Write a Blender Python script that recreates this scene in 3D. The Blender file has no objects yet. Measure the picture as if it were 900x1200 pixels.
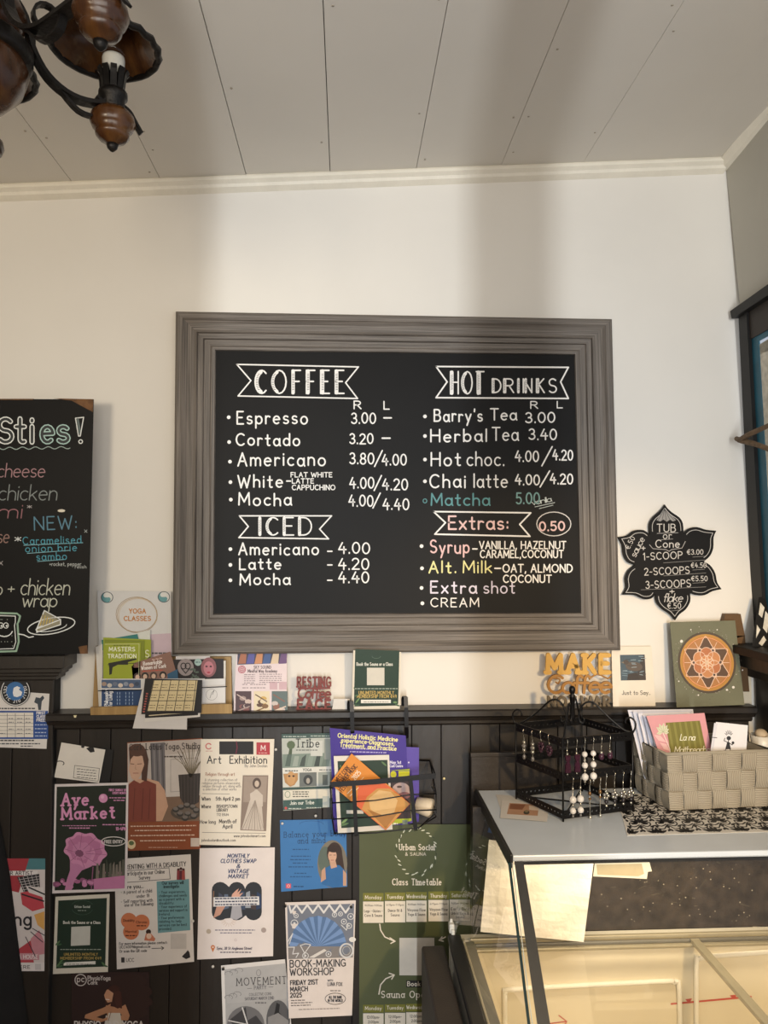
import bpy, math, random
from mathutils import Vector, Matrix
random.seed(7)
S = bpy.context.scene
COL = S.collection
PI = math.pi
# ------------------------------------------------------------------ camera
CAM_D, CAM_Z, F_PX = 2.28, 1.70, 900.0
YAW, PITCH = math.radians(2.87), math.radians(2.35)
CAM = Vector((0, -CAM_D, CAM_Z))
FW = Vector((math.sin(YAW)*math.cos(PITCH), math.cos(YAW)*math.cos(PITCH), math.sin(PITCH)))
RT = Vector((math.cos(YAW), -math.sin(YAW), 0))
UP = RT.cross(FW)
cd = bpy.data.cameras.new('camera'); cam = bpy.data.objects.new('camera', cd); COL.objects.link(cam)
cd.sensor_fit = 'HORIZONTAL'; cd.sensor_width = 36.0; cd.lens = 36.0*F_PX/900.0; cd.clip_start = 0.05
m = Matrix((RT, UP, -FW)).transposed().to_4x4(); m.translation = CAM
cam.matrix_world = m
S.camera = cam
# ------------------------------------------------------------------ world, lights, exposure
S.view_settings.view_transform = 'Standard'; S.view_settings.look = 'None'
S.view_settings.exposure = -0.06; S.view_settings.gamma = 1.0; S.view_settings.use_curve_mapping = False
wd = bpy.data.worlds.new('sky'); S.world = wd; wd.use_nodes = True
wd.node_tree.nodes['Background'].inputs[0].default_value = (0.80, 0.88, 1.0, 1)
wd.node_tree.nodes['Background'].inputs[1].default_value = 0.6
def area(name, loc, target, sx, sy, power, col):
    l = bpy.data.lights.new(name, 'AREA'); l.shape = 'RECTANGLE'; l.size = sx; l.size_y = sy
    l.energy = power; l.color = col
    o = bpy.data.objects.new(name, l); COL.objects.link(o); o.location = loc
    o.rotation_euler = (Vector(target)-Vector(loc)).to_track_quat('-Z', 'Y').to_euler()
    return o
def spot(name, loc, target, angle, blend, power, col, r=.08):
    l = bpy.data.lights.new(name, 'SPOT'); l.spot_size = math.radians(angle); l.spot_blend = blend
    l.energy = power; l.color = col; l.shadow_soft_size = r
    o = bpy.data.objects.new(name, l); COL.objects.link(o); o.location = loc
    o.rotation_euler = (Vector(target)-Vector(loc)).to_track_quat('-Z', 'Y').to_euler()
    return o
area('shop_window_daylight', (0.03, -4.9, 1.25), (0.0, 0, 1.9), 0.05, 1.3, 92, (0.93, 0.97, 1.0))
area('warm_fill', (0.15, -2.95, 1.95), (0.1, 0, 2.1), 1.7, 1.0, 27, (1.0, 0.93, 0.84))  # soft warm fill added behind the camera, lifts wall and ceiling
spot('left_room_lamp', (-1.15, -3.0, 1.9), (-1.1, 0, 2.15), 64, 1.0, 120, (1.0, 0.85, 0.64), .25)
spot('counter_spotlight', (1.0, -2.7, 1.95), (0.70, 0, 0.84), 48, 0.65, 150, (1.0, 0.70, 0.36), .05)
# ------------------------------------------------------------------ pixel -> place
def ray(px, py): return FW + RT*((px-450.0)/F_PX) + UP*((600.0-py)/F_PX)
def P(px, py, d=0.0):                    # on the plane d metres in front of the back wall
    r = ray(px, py); t = (-d - CAM.y)/r.y
    return CAM + r*t
def PZ(px, py, z):                       # on a horizontal plane
    r = ray(px, py); t = (z-CAM.z)/r.z
    return CAM + r*t
def PP(px, py, p0, n):                   # on any plane
    r = ray(px, py); t = (p0-CAM).dot(n)/r.dot(n)
    return CAM + r*t
PXM = F_PX/CAM_D                         # pixels per metre on the wall
# ------------------------------------------------------------------ materials
def lin(h):
    h = h.lstrip('#'); out = []
    for i in (0, 2, 4):
        c = int(h[i:i+2], 16)/255.0
        out.append(c/12.92 if c <= 0.04045 else ((c+0.055)/1.055)**2.4)
    return out+[1.0]
MATS = {}
def mat(hexc, rough=0.6, metal=0.0, var=0.08, scale=18.0, bump=0.0, bscale=90.0, name=None, spec=0.5, stretch=(1, 1, 1)):
    key = (hexc, rough, metal, var, scale, bump, bscale, spec, stretch)
    if key in MATS: return MATS[key]
    m = bpy.data.materials.new(name or 'paint_'+hexc.strip('#')); m.use_nodes = True
    nt = m.node_tree; b = nt.nodes['Principled BSDF']
    b.inputs['Roughness'].default_value = rough; b.inputs['Metallic'].default_value = metal
    b.inputs['Specular IOR Level'].default_value = spec
    c = lin(hexc); b.inputs['Base Color'].default_value = c
    tc = nt.nodes.new('ShaderNodeTexCoord'); mp = nt.nodes.new('ShaderNodeMapping')
    mp.inputs['Scale'].default_value = stretch
    nt.links.new(tc.outputs['Object'], mp.inputs[0])
    if var > 0:
        n = nt.nodes.new('ShaderNodeTexNoise'); n.inputs['Scale'].default_value = scale; n.inputs['Detail'].default_value = 5
        nt.links.new(mp.outputs[0], n.inputs['Vector'])
        r = nt.nodes.new('ShaderNodeValToRGB')
        r.color_ramp.elements[0].position = 0.3; r.color_ramp.elements[1].position = 0.7
        r.color_ramp.elements[0].color = [x*(1-var) for x in c[:3]]+[1]
        r.color_ramp.elements[1].color = [min(1, x*(1+var)) for x in c[:3]]+[1]
        nt.links.new(n.outputs['Fac'], r.inputs[0]); nt.links.new(r.outputs[0], b.inputs['Base Color'])
    if bump > 0:
        n2 = nt.nodes.new('ShaderNodeTexNoise'); n2.inputs['Scale'].default_value = bscale; n2.inputs['Detail'].default_value = 4
        nt.links.new(mp.outputs[0], n2.inputs['Vector'])
        bp = nt.nodes.new('ShaderNodeBump'); bp.inputs['Strength'].default_value = bump; bp.inputs['Distance'].default_value = 0.01
        nt.links.new(n2.outputs['Fac'], bp.inputs['Height']); nt.links.new(bp.outputs[0], b.inputs['Normal'])
    MATS[key] = m
    return m
def ink(hexc, rough=0.55): return mat(hexc, rough, var=0.04, scale=40.0)
def grain_mat(name, dark, mid, light, rough=0.55, along=3.0, across=60.0, coord='UV'):
    m = bpy.data.materials.new(name); m.use_nodes = True; nt = m.node_tree; b = nt.nodes['Principled BSDF']
    b.inputs['Roughness'].default_value = rough
    tc = nt.nodes.new('ShaderNodeTexCoord'); mp = nt.nodes.new('ShaderNodeMapping'); mp.inputs['Scale'].default_value = (along, across, 1)
    nt.links.new(tc.outputs[coord], mp.inputs[0])
    n = nt.nodes.new('ShaderNodeTexNoise'); n.inputs['Scale'].default_value = 1.0; n.inputs['Detail'].default_value = 6; n.inputs['Roughness'].default_value = 0.65
    nt.links.new(mp.outputs[0], n.inputs['Vector'])
    r = nt.nodes.new('ShaderNodeValToRGB'); e = r.color_ramp.elements
    e[0].position = 0.3; e[0].color = lin(dark); e[1].position = 0.72; e[1].color = lin(light)
    x = e.new(0.5); x.color = lin(mid)
    nt.links.new(n.outputs['Fac'], r.inputs[0]); nt.links.new(r.outputs[0], b.inputs['Base Color'])
    bp = nt.nodes.new('ShaderNodeBump'); bp.inputs['Strength'].default_value = 0.35; bp.inputs['Distance'].default_value = 0.003
    nt.links.new(n.outputs['Fac'], bp.inputs['Height']); nt.links.new(bp.outputs[0], b.inputs['Normal'])
    return m
def glass_mat(name, tint=(0.985, 0.985, 0.98, 1)):
    m = bpy.data.materials.new(name); m.use_nodes = True; nt = m.node_tree
    for n in list(nt.nodes): nt.nodes.remove(n)
    o = nt.nodes.new('ShaderNodeOutputMaterial'); mx = nt.nodes.new('ShaderNodeMixShader')
    t = nt.nodes.new('ShaderNodeBsdfTransparent'); t.inputs[0].default_value = tint
    g = nt.nodes.new('ShaderNodeBsdfGlossy'); g.inputs['Roughness'].default_value = 0.02
    f = nt.nodes.new('ShaderNodeFresnel'); f.inputs[0].default_value = 1.42
    ge = nt.nodes.new('ShaderNodeNewGeometry'); iv = nt.nodes.new('ShaderNodeMath'); iv.operation = 'SUBTRACT'; iv.inputs[0].default_value = 1.0
    mu = nt.nodes.new('ShaderNodeMath'); mu.operation = 'MULTIPLY'; nt.links.new(ge.outputs['Backfacing'], iv.inputs[1])
    nt.links.new(f.outputs[0], mu.inputs[0]); nt.links.new(iv.outputs[0], mu.inputs[1])
    nt.links.new(mu.outputs[0], mx.inputs[0]); nt.links.new(t.outputs[0], mx.inputs[1]); nt.links.new(g.outputs[0], mx.inputs[2])
    nt.links.new(mx.outputs[0], o.inputs[0])
    return m
# ------------------------------------------------------------------ objects
WLOC = {}
def tag(o, label=None, cat=None, group=None, kind=None):
    if label: o['label'] = label
    if cat: o['category'] = cat
    if group: o['group'] = group
    if kind: o['kind'] = kind
    return o
def empty(name, loc, label, cat, group=None):
    o = bpy.data.objects.new(name, None); COL.objects.link(o); o.location = loc; o.empty_display_size = 0.05
    WLOC[o] = Vector(loc)
    return tag(o, label, cat, group)
class MB:
    def __init__(s): s.v = []; s.f = []; s.mi = []; s.sm = []; s.uv = []; s.mats = []
    def add(s, vs, fs, m, smooth=False, uvs=None):
        if m not in s.mats: s.mats.append(m)
        k = s.mats.index(m); b = len(s.v); s.v += [Vector(x) for x in vs]
        for i, f in enumerate(fs):
            s.f.append([b+j for j in f]); s.mi.append(k); s.sm.append(smooth); s.uv.append(uvs[i] if uvs else None)
    def hexa(s, p, m, uvs=None):         # 8 points: bottom 4 then top 4, both the same way round
        s.add(p, [(3, 2, 1, 0), (4, 5, 6, 7), (0, 1, 5, 4), (1, 2, 6, 5), (2, 3, 7, 6), (3, 0, 4, 7)], m, False, uvs)
    def box(s, c, size, m, rot=None):
        c = Vector(c); hx, hy, hz = [x/2 for x in size]
        p = [Vector((x, y, z)) for z in (-hz, hz) for x, y in ((-hx, -hy), (hx, -hy), (hx, hy), (-hx, hy))]
        if rot is not None: p = [rot @ q for q in p]
        s.hexa([c+q for q in p], m)
    def prism(s, pts, off, m):           # a polygon pushed along off
        off = Vector(off); n = len(pts); a = [Vector(p) for p in pts]; b = [p+off for p in a]
        s.add(a+b, [list(range(n)), list(range(2*n-1, n-1, -1))]+[(i, i+n, (i+1) % n+n, (i+1) % n) for i in range(n)], m)
    def tube(s, pts, r, m, n=8, closed=False, flat=None):
        pts = [Vector(p) for p in pts]; N = len(pts); rs = r if isinstance(r, (list, tuple)) else [r]*N
        vs = []; prev = None
        for i, p in enumerate(pts):
            if closed: t = pts[(i+1) % N]-pts[i-1]
            else: t = pts[min(i+1, N-1)]-pts[max(i-1, 0)]
            t.normalize()
            if prev is None:
                a = Vector((0, 0, 1)) if abs(t.z) < 0.9 else Vector((1, 0, 0))
                u = t.cross(a).normalized()
            else:
                u = (prev-t*prev.dot(t))
                u = u.normalized() if u.length > 1e-6 else t.orthogonal().normalized()
            prev = u; w = t.cross(u)
            for k in range(n):
                an = 2*PI*k/n
                vs.append(p+u*(math.cos(an)*rs[i])+w*(math.sin(an)*rs[i]*(flat or 1)))
        fs = []
        for i in range(N if closed else N-1):
            j = (i+1) % N
            for k in range(n): fs.append((i*n+k, i*n+(k+1) % n, j*n+(k+1) % n, j*n+k))
        if not closed: fs += [list(range(n-1, -1, -1)), [(N-1)*n+k for k in range(n)]]
        s.add(vs, fs, m, True)
    def strap(s, pts, w, t, m, side):    # flat iron: width along side, thickness across
        pts = [Vector(p) for p in pts]; side = Vector(side).normalized(); N = len(pts); vs = []
        for i, p in enumerate(pts):
            tg = (pts[min(i+1, N-1)]-pts[max(i-1, 0)]).normalized(); nn = tg.cross(side).normalized()
            for a, b in ((-1, -1), (1, -1), (1, 1), (-1, 1)): vs.append(p+side*(a*w/2)+nn*(b*t/2))
        fs = [(3, 2, 1, 0), [4*(N-1)+k for k in range(4)]]
        for i in range(N-1):
            for k in range(4): fs.append((4*i+k, 4*i+(k+1) % 4, 4*i+4+(k+1) % 4, 4*i+4+k))
        s.add(vs, fs, m)
    def lathe(s, prof, c, m, n=24, smooth=True, cap=True):
        c = Vector(c); vs = []; fs = []
        for r, z in prof:
            for k in range(n): a = 2*PI*k/n; vs.append(c+Vector((r*math.cos(a), r*math.sin(a), z)))
        for i in range(len(prof)-1):
            for k in range(n): fs.append((i*n+k, i*n+(k+1) % n, (i+1)*n+(k+1) % n, (i+1)*n+k))
        if cap and prof[0][0] > 1e-5: fs.append(list(range(n-1, -1, -1)))
        if cap and prof[-1][0] > 1e-5: fs.append([(len(prof)-1)*n+k for k in range(n)])
        s.add(vs, fs, m, smooth)
    def ball(s, c, r, m, sq=1.0, n=12):
        s.lathe([(max(1e-6, r*math.sin(PI*i/8)), -r*sq*math.cos(PI*i/8)) for i in range(9)], c, m, n)
    def build(s, name, parent=None, bevel=0, at=None):
        if parent is not None: o0 = WLOC[parent]
        elif at is not None: o0 = Vector(at)
        else:
            xs = [p.x for p in s.v]; ys = [p.y for p in s.v]; zs = [p.z for p in s.v]
            o0 = Vector(((min(xs)+max(xs))/2, (min(ys)+max(ys))/2, min(zs)))
        me = bpy.data.meshes.new(name); me.from_pydata([p-o0 for p in s.v], [], s.f)
        for mm in s.mats: me.materials.append(mm)
        uvl = me.uv_layers.new(name='UVMap') if any(u is not None for u in s.uv) else None
        for i, pl in enumerate(me.polygons):
            pl.material_index = s.mi[i]; pl.use_smooth = s.sm[i]
            if uvl and s.uv[i] is not None:
                for li, u in zip(pl.loop_indices, s.uv[i]): uvl.data[li].uv = u
        me.update()
        o = bpy.data.objects.new(name, me); COL.objects.link(o)
        if parent is not None: o.parent = parent; WLOC[o] = o0
        else: o.location = o0; WLOC[o] = o0
        if bevel:
            b = o.modifiers.new('bevel', 'BEVEL'); b.width = bevel; b.segments = 2; b.limit_method = 'ANGLE'; b.angle_limit = 0.7
        return o
def struct(mb, name, parent=None, bevel=0):
    o = mb.build(name, parent, bevel)
    if parent is None: o['kind'] = 'structure'
    return o
# ------------------------------------------------------------------ stroke lettering
def A(cx, cy, rx, ry, a0, a1, n=9):
    return [(cx+rx*math.cos(math.radians(a0+(a1-a0)*i/n)), cy+ry*math.sin(math.radians(a0+(a1-a0)*i/n))) for i in range(n+1)]
O_ = lambda cx, cy, rx, ry: A(cx, cy, rx, ry, 90, 450, 16)
G = {
'A': (.66, [[(0, 0), (.33, 1), (.66, 0)], [(.12, .36), (.54, .36)]]),
'B': (.58, [[(0, 0), (0, 1), (.28, 1)]+A(.28, .77, .24, .23, 90, -90)+[(0, .54)], [(.28, .54)]+A(.3, .27, .28, .27, 90, -90)+[(0, 0)]]),
'C': (.66, [A(.38, .5, .38, .5, 48, 312, 14)]),
'D': (.64, [[(0, 0), (0, 1), (.2, 1)]+A(.2, .5, .44, .5, 90, -90)+[(0, 0)]]),
'E': (.5, [[(.48, 1), (0, 1), (0, 0), (.5, 0)], [(0, .52), (.4, .52)]]),
'F': (.48, [[(.48, 1), (0, 1), (0, 0)], [(0, .52), (.4, .52)]]),
'G': (.72, [A(.38, .5, .38, .5, 48, 300, 14)+[(.7, .12), (.7, .45), (.44, .45)]]),
'H': (.64, [[(0, 0), (0, 1)], [(.64, 0), (.64, 1)], [(0, .52), (.64, .52)]]),
'I': (.02, [[(.01, 0), (.01, 1)]]),
'J': (.42, [[(.42, 1), (.42, .25)]+A(.21, .22, .21, .22, 0, -160)]),
'K': (.58, [[(0, 0), (0, 1)], [(.54, 1), (.02, .42)], [(.18, .6), (.58, 0)]]),
'L': (.46, [[(0, 1), (0, 0), (.46, 0)]]),
'M': (.8, [[(0, 0), (.04, 1), (.4, .25), (.76, 1), (.8, 0)]]),
'N': (.64, [[(0, 0), (0, 1), (.64, 0), (.64, 1)]]),
'O': (.8, [O_(.4, .5, .4, .5)]),
'P': (.56, [[(0, 0), (0, 1), (.28, 1)]+A(.28, .74, .28, .26, 90, -90)+[(0, .48)]]),
'Q': (.8, [O_(.4, .5, .4, .5), [(.5, .25), (.8, -.05)]]),
'R': (.6, [[(0, 0), (0, 1), (.28, 1)]+A(.28, .75, .27, .25, 90, -90)+[(0, .5)], [(.26, .5), (.6, 0)]]),
'S': (.56, [A(.28, .75, .26, .25, 35, 270, 10)+A(.28, .25, .28, .25, 90, -145, 10)]),
'T': (.62, [[(0, 1), (.62, 1)], [(.31, 1), (.31, 0)]]),
'U': (.62, [[(0, 1), (0, .3)]+A(.31, .3, .31, .3, 180, 360)+[(.62, 1)]]),
'V': (.64, [[(0, 1), (.32, 0), (.64, 1)]]),
'W': (.95, [[(0, 1), (.24, 0), (.475, .8), (.71, 0), (.95, 1)]]),
'X': (.6, [[(0, 1), (.6, 0)], [(.6, 1), (0, 0)]]),
'Y': (.6, [[(0, 1), (.3, .5), (.6, 1)], [(.3, .5), (.3, 0)]]),
'Z': (.58, [[(0, 1), (.56, 1), (0, 0), (.58, 0)]]),
'a': (.5, [O_(.24, .3, .24, .3), [(.49, .6), (.49, .1), (.54, 0)]]),
'b': (.5, [[(0, 1), (0, 0)], O_(.25, .3, .25, .3)]),
'c': (.44, [A(.26, .3, .26, .3, 50, 310)]),
'd': (.5, [O_(.25, .3, .25, .3), [(.5, 1), (.5, 0)]]),
'e': (.5, [[(.02, .32), (.49, .34)]+A(.25, .3, .25, .3, 10, 310, 12)]),
'f': (.34, [A(.24, .8, .12, .2, 30, 180, 6)+[(.12, 0)], [(0, .58), (.3, .58)]]),
'g': (.5, [O_(.25, .3, .25, .3), [(.5, .6), (.5, -.12)]+A(.26, -.12, .24, .2, 0, -150, 6)]),
'h': (.46, [[(0, 1), (0, 0)], [(0, .3)]+A(.23, .36, .23, .24, 160, 0, 6)+[(.46, 0)]]),
'i': (.02, [[(.01, .6), (.01, 0)], [(.01, .82), (.01, .86)]]),
'j': (.14, [[(.14, .6), (.14, -.15)]+A(.0, -.15, .14, .14, 0, -110, 5), [(.14, .82), (.14, .86)]]),
'k': (.44, [[(0, 1), (0, 0)], [(.4, .58), (.02, .24)], [(.14, .36), (.44, 0)]]),
'l': (.02, [[(.01, 1), (.01, 0)]]),
'm': (.74, [[(0, .6), (0, 0)], [(0, .3)]+A(.185, .38, .185, .22, 160, 0, 6)+[(.37, 0)], [(.37, .3)]+A(.555, .38, .185, .22, 160, 0, 6)+[(.74, 0)]]),
'n': (.46, [[(0, .6), (0, 0)], [(0, .3)]+A(.23, .36, .23, .24, 160, 0, 6)+[(.46, 0)]]),
'o': (.52, [O_(.26, .3, .26, .3)]),
'p': (.5, [[(0, .6), (0, -.34)], O_(.25, .3, .25, .3)]),
'q': (.5, [O_(.25, .3, .25, .3), [(.5, .6), (.5, -.34)]]),
'r': (.32, [[(0, .6), (0, 0)], [(0, .3)]+A(.2, .36, .2, .24, 170, 50, 5)]),
's': (.4, [A(.2, .45, .18, .15, 35, 270, 8)+A(.2, .15, .2, .15, 90, -145, 8)]),
't': (.36, [[(.16, .9), (.16, .12)]+A(.28, .12, .12, .12, 180, 300, 5), [(0, .6), (.34, .6)]]),
'u': (.48, [[(0, .6), (0, .24)]+A(.24, .24, .24, .24, 180, 360, 7)+[(.48, .6), (.48, 0)]]),
'v': (.46, [[(0, .6), (.23, 0), (.46, .6)]]),
'w': (.68, [[(0, .6), (.17, 0), (.34, .52), (.51, 0), (.68, .6)]]),
'x': (.44, [[(0, .6), (.44, 0)], [(.44, .6), (0, 0)]]),
'y': (.48, [[(0, .6), (.24, .02)], [(.48, .6), (.12, -.34)]]),
'z': (.44, [[(0, .6), (.42, .6), (0, 0), (.44, 0)]]),
'0': (.54, [O_(.27, .5, .27, .5)]),
'1': (.2, [[(0, .8), (.16, 1), (.16, 0)]]),
'2': (.52, [A(.25, .73, .25, .27, 160, -30, 9)+[(0, 0), (.54, 0)]]),
'3': (.5, [A(.23, .75, .22, .25, 150, -90, 9)+A(.24, .26, .26, .26, 90, -150, 10)]),
'4': (.56, [[(.28, 1), (0, .36), (.56, .36)], [(.4, .62), (.4, 0)]]),
'5': (.5, [[(.46, 1), (.08, 1), (.05, .56)]+A(.24, .31, .26, .31, 125, -140, 10)]),
'6': (.52, [[(.42, 1), (.08, .5)]+A(.26, .28, .26, .28, 150, 510, 14)]),
'7': (.5, [[(0, 1), (.5, 1), (.18, 0)]]),
'8': (.5, [O_(.25, .76, .21, .24), O_(.25, .26, .25, .26)]),
'9': (.5, [O_(.25, .72, .25, .28), [(.5, .72), (.36, 0)]]),
'.': (.04, [[(.02, 0), (.02, .05)]]), ',': (.06, [[(.05, .06), (0, -.16)]]), ':': (.04, [[(.02, .1), (.02, .15)], [(.02, .5), (.02, .55)]]),
'-': (.3, [[(0, .42), (.3, .42)]]), '/': (.36, [[(0, -.12), (.36, 1.12)]]), '!': (.04, [[(.02, 1), (.02, .3)], [(.02, 0), (.02, .05)]]),
"'": (.04, [[(.04, 1), (.02, .8)]]), '+': (.4, [[(0, .4), (.4, .4)], [(.2, .6), (.2, .2)]]), '&': (.6, [[(.6, 0), (.14, .72)]+A(.28, .8, .15, .2, 200, -20, 8)+[(.06, .34)]+A(.24, .22, .22, .22, 150, 340, 8)+[(.58, .4)]]),
'*': (.4, [[(0, .5), (.4, .9)], [(.4, .5), (0, .9)], [(.2, .45), (.2, .95)]]), '%': (.5, [O_(.1, .85, .1, .12), O_(.4, .12, .1, .12), [(.45, 1), (.05, 0)]]),
'(': (.2, [A(.3, .5, .3, .6, 120, 240, 6)]), ')': (.2, [A(-.1, .5, .3, .6, 60, -60, 6)]), '@': (.8, [O_(.4, .4, .18, .2), A(.4, .4, .4, .45, -40, 300, 14)]), '?': (.4, [A(.2, .78, .2, .22, 160, -60, 8)+[(.2, .3)], [(.2, 0), (.2, .05)]]),
'\u20ac': (.6, [A(.4, .5, .3, .5, 55, 305, 12), [(0, .6), (.5, .6)], [(0, .42), (.46, .42)]]),
'=': (.3, [[(0, .3), (.3, .3)], [(0, .5), (.3, .5)]]), '\u2022': (.1, [[(.05, .4), (.05, .45)]]),
}
def layout(text, x, y, h, width=None, slant=0.0, rot=0.0, gap=0.26, space=0.45, align='l', serif=False, jit=0.0):
    """strokes (lists of 2-D points, y down) of a line of lettering whose baseline starts at x, y"""
    adv = 0.0; raw = []
    if serif and h < 5.5: serif = False; gap = max(gap, .3)
    if serif: gap = max(gap, .36); space = .6
    for ch in text:
        if ch == ' ': adv += space; continue
        w, st = G.get(ch, G['-'])
        dy = random.uniform(-jit, jit) if jit else 0
        for s in st: raw.append([(adv+a, b+dy) for a, b in s])
        if serif and ch.isalnum():
            for s in st:
                for e, q in ((s[0], s[1]), (s[-1], s[-2])):
                    if abs(e[0]-q[0]) < 0.45*abs(e[1]-q[1]) and (abs(e[1]) < .03 or e[1] > .55):
                        raw.append([(adv+e[0]-.1, e[1]+dy), (adv+e[0]+.1, e[1]+dy)])
        adv += w+gap
    adv = max(adv-gap, 1e-3)
    sx = width/adv if width else h
    tot = adv*sx
    x0 = {'l': 0, 'c': -tot/2, 'r': -tot}[align]
    ca, sa = math.cos(rot), math.sin(rot)
    out = []
    for s in raw:
        q = []
        for a, b in s:
            lx = x0+a*sx+b*h*slant; ly = -b*h
            q.append((x+lx*ca-ly*sa, y+lx*sa+ly*ca))
        out.append(q)
    return out
def split_sharp(pts, lim=0.85):
    """cut a pen line at its sharp corners so each piece can be drawn as one clean ribbon"""
    q = [pts[0]]
    for p in pts[1:]:
        if math.hypot(p[0]-q[-1][0], p[1]-q[-1][1]) > 1e-5: q.append(p)
    if len(q) < 2: return []
    out = []; cur = [q[0]]
    for i in range(1, len(q)):
        cur.append(q[i])
        if i < len(q)-1:
            a = math.atan2(q[i][1]-q[i-1][1], q[i][0]-q[i-1][0]); b = math.atan2(q[i+1][1]-q[i][1], q[i+1][0]-q[i][0])
            if abs((b-a+PI) % (2*PI)-PI) > lim: out.append(cur); cur = [q[i]]
    return out+[cur]
def ribbon(pts, w):
    """left and right edge points of one smooth pen line, rounded at both ends"""
    n = len(pts); r = w/2; L = []; R = []
    closed = math.hypot(pts[0][0]-pts[-1][0], pts[0][1]-pts[-1][1]) < 1e-4 and n > 4
    for i in range(n):
        a = pts[i-1] if i else (pts[-2] if closed else pts[0]); b = pts[i+1] if i < n-1 else (pts[1] if closed else pts[-1])
        tx, ty = b[0]-a[0], b[1]-a[1]; l = math.hypot(tx, ty) or 1; tx /= l; ty /= l
        nx, ny = -ty*r, tx*r; x, y = pts[i]
        if i == 0 and not closed:
            for e, k in ((1, .4), (.6, .8)): L.append((x-tx*r*e+nx*k, y-ty*r*e+ny*k)); R.append((x-tx*r*e-nx*k, y-ty*r*e-ny*k))
        L.append((x+nx, y+ny)); R.append((x-nx, y-ny))
        if i == n-1 and not closed:
            for e, k in ((.6, .8), (1, .4)): L.append((x+tx*r*e+nx*k, y+ty*r*e+ny*k)); R.append((x+tx*r*e-nx*k, y+ty*r*e-ny*k))
    return L, R
class Art:
    """print, paint or chalk on one flat thing: 2-D shapes taken through fn(x, y, lift) to their real place"""
    STEP = 0.00007
    def __init__(s, fn): s.fn = fn; s.mb = MB(); s.layer = 1
    def face(s, poly, col, top=0):
        h = (s.layer+top)*s.STEP
        m = ink(col) if isinstance(col, str) else col
        a = sum(poly[i-1][0]*poly[i][1]-poly[i][0]*poly[i-1][1] for i in range(len(poly)))
        if a > 0: poly = poly[::-1]
        s.mb.add([s.fn(x, y, h) for x, y in poly], [list(range(len(poly)))], m)
    def poly(s, pts, col): s.layer += 1; s.face(pts, col)
    def rect(s, x0, y0, x1, y1, col, nx=3, ny=3):
        s.layer += 1
        for i in range(nx):
            for j in range(ny):
                a, b = x0+(x1-x0)*i/nx, x0+(x1-x0)*(i+1)/nx; c, d = y0+(y1-y0)*j/ny, y0+(y1-y0)*(j+1)/ny
                s.face([(a, c), (b, c), (b, d), (a, d)], col)
    def quad(s, q, col, n=4):
        s.layer += 1
        f = lambda u, v: tuple((q[0][k]*(1-u)+q[1][k]*u)*(1-v)+(q[3][k]*(1-u)+q[2][k]*u)*v for k in (0, 1))
        for i in range(n):
            for j in range(n): s.face([f(i/n, j/n), f((i+1)/n, j/n), f((i+1)/n, (j+1)/n), f(i/n, (j+1)/n)], col)
    def ell(s, cx, cy, rx, ry, col, a0=0, a1=360, rot=0, n=24):
        s.layer += 1; c, d = math.cos(rot), math.sin(rot)
        p = [(cx+x*c-y*d, cy+x*d+y*c) for x, y in A(0, 0, rx, ry, a0, a1, n)]
        s.face(p[:-1] if a1-a0 >= 360 else p, col)
    def ring(s, cx, cy, rx, ry, w, col, a0=0, a1=360, n=24): s.line(A(cx, cy, rx, ry, a0, a1, n), w, col)
    def line(s, pts, w, col, top=1, k0=0):
        m = ink(col) if isinstance(col, str) else col
        for k, p in enumerate(split_sharp(pts)):
            L, R = ribbon(p, w); h = (s.layer+top+.27*((k+k0) % 5))*s.STEP; n = len(L)
            s.mb.add([s.fn(x, y, h) for x, y in L]+[s.fn(x, y, h) for x, y in R], [(i, i+n, i+n+1, i+1) for i in range(n-1)], m)
    def text(s, t, x, y, h, col, w=None, top=2, outline=None, **k):
        st = layout(t, x, y, h, **k); w = w or h*0.13
        if outline:
            for i, q in enumerate(st): s.line(q, outline[1], outline[0], top, i)
            top += 1.5
        for i, q in enumerate(st): s.line(q, w, col, top, i)
    def dash(s, x0, x1, y, h, col, rot=0.0):     # print too small to read: word-long strokes
        x = x0
        while x < x1-0.5:
            L = min(random.uniform(1.6, 4.5), x1-x)
            yy = y+(x-x0)*math.tan(rot)
            s.face([(x, yy-h), (x+L, yy-h), (x+L, yy), (x, yy)], col, 1); x += L+0.8
def bil(q, u, v):
    return tuple((q[0][k]*(1-u)+q[1][k]*u)*(1-v)+(q[3][k]*(1-u)+q[2][k]*u)*v for k in (0, 1))
def sheet(art, q, col, thick=0.0007, nx=6, ny=8, m=None):
    """the sheet of paper itself, a thin slab following the art's place and curl"""
    m = m or mat(col, 0.6, var=0.03, scale=25); vs = []; fs = []
    for h in (0, -thick):
        for j in range(ny+1):
            for i in range(nx+1): x, y = bil(q, i/nx, j/ny); vs.append(art.fn(x, y, h))
    N = (nx+1)*(ny+1); at = lambda i, j: j*(nx+1)+i
    for j in range(ny):
        for i in range(nx):
            fs.append((at(i, j), at(i, j+1), at(i+1, j+1), at(i+1, j)))
            fs.append((N+at(i, j), N+at(i+1, j), N+at(i+1, j+1), N+at(i, j+1)))
    for i in range(nx):
        fs.append((at(i, 0), at(i+1, 0), N+at(i+1, 0), N+at(i, 0))); fs.append((at(i, ny), N+at(i, ny), N+at(i+1, ny), at(i+1, ny)))
    for j in range(ny):
        fs.append((at(0, j), N+at(0, j), N+at(0, j+1), at(0, j+1))); fs.append((at(nx, j), at(nx, j+1), N+at(nx, j+1), N+at(nx, j)))
    art.mb.add(vs, fs, m)
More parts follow.
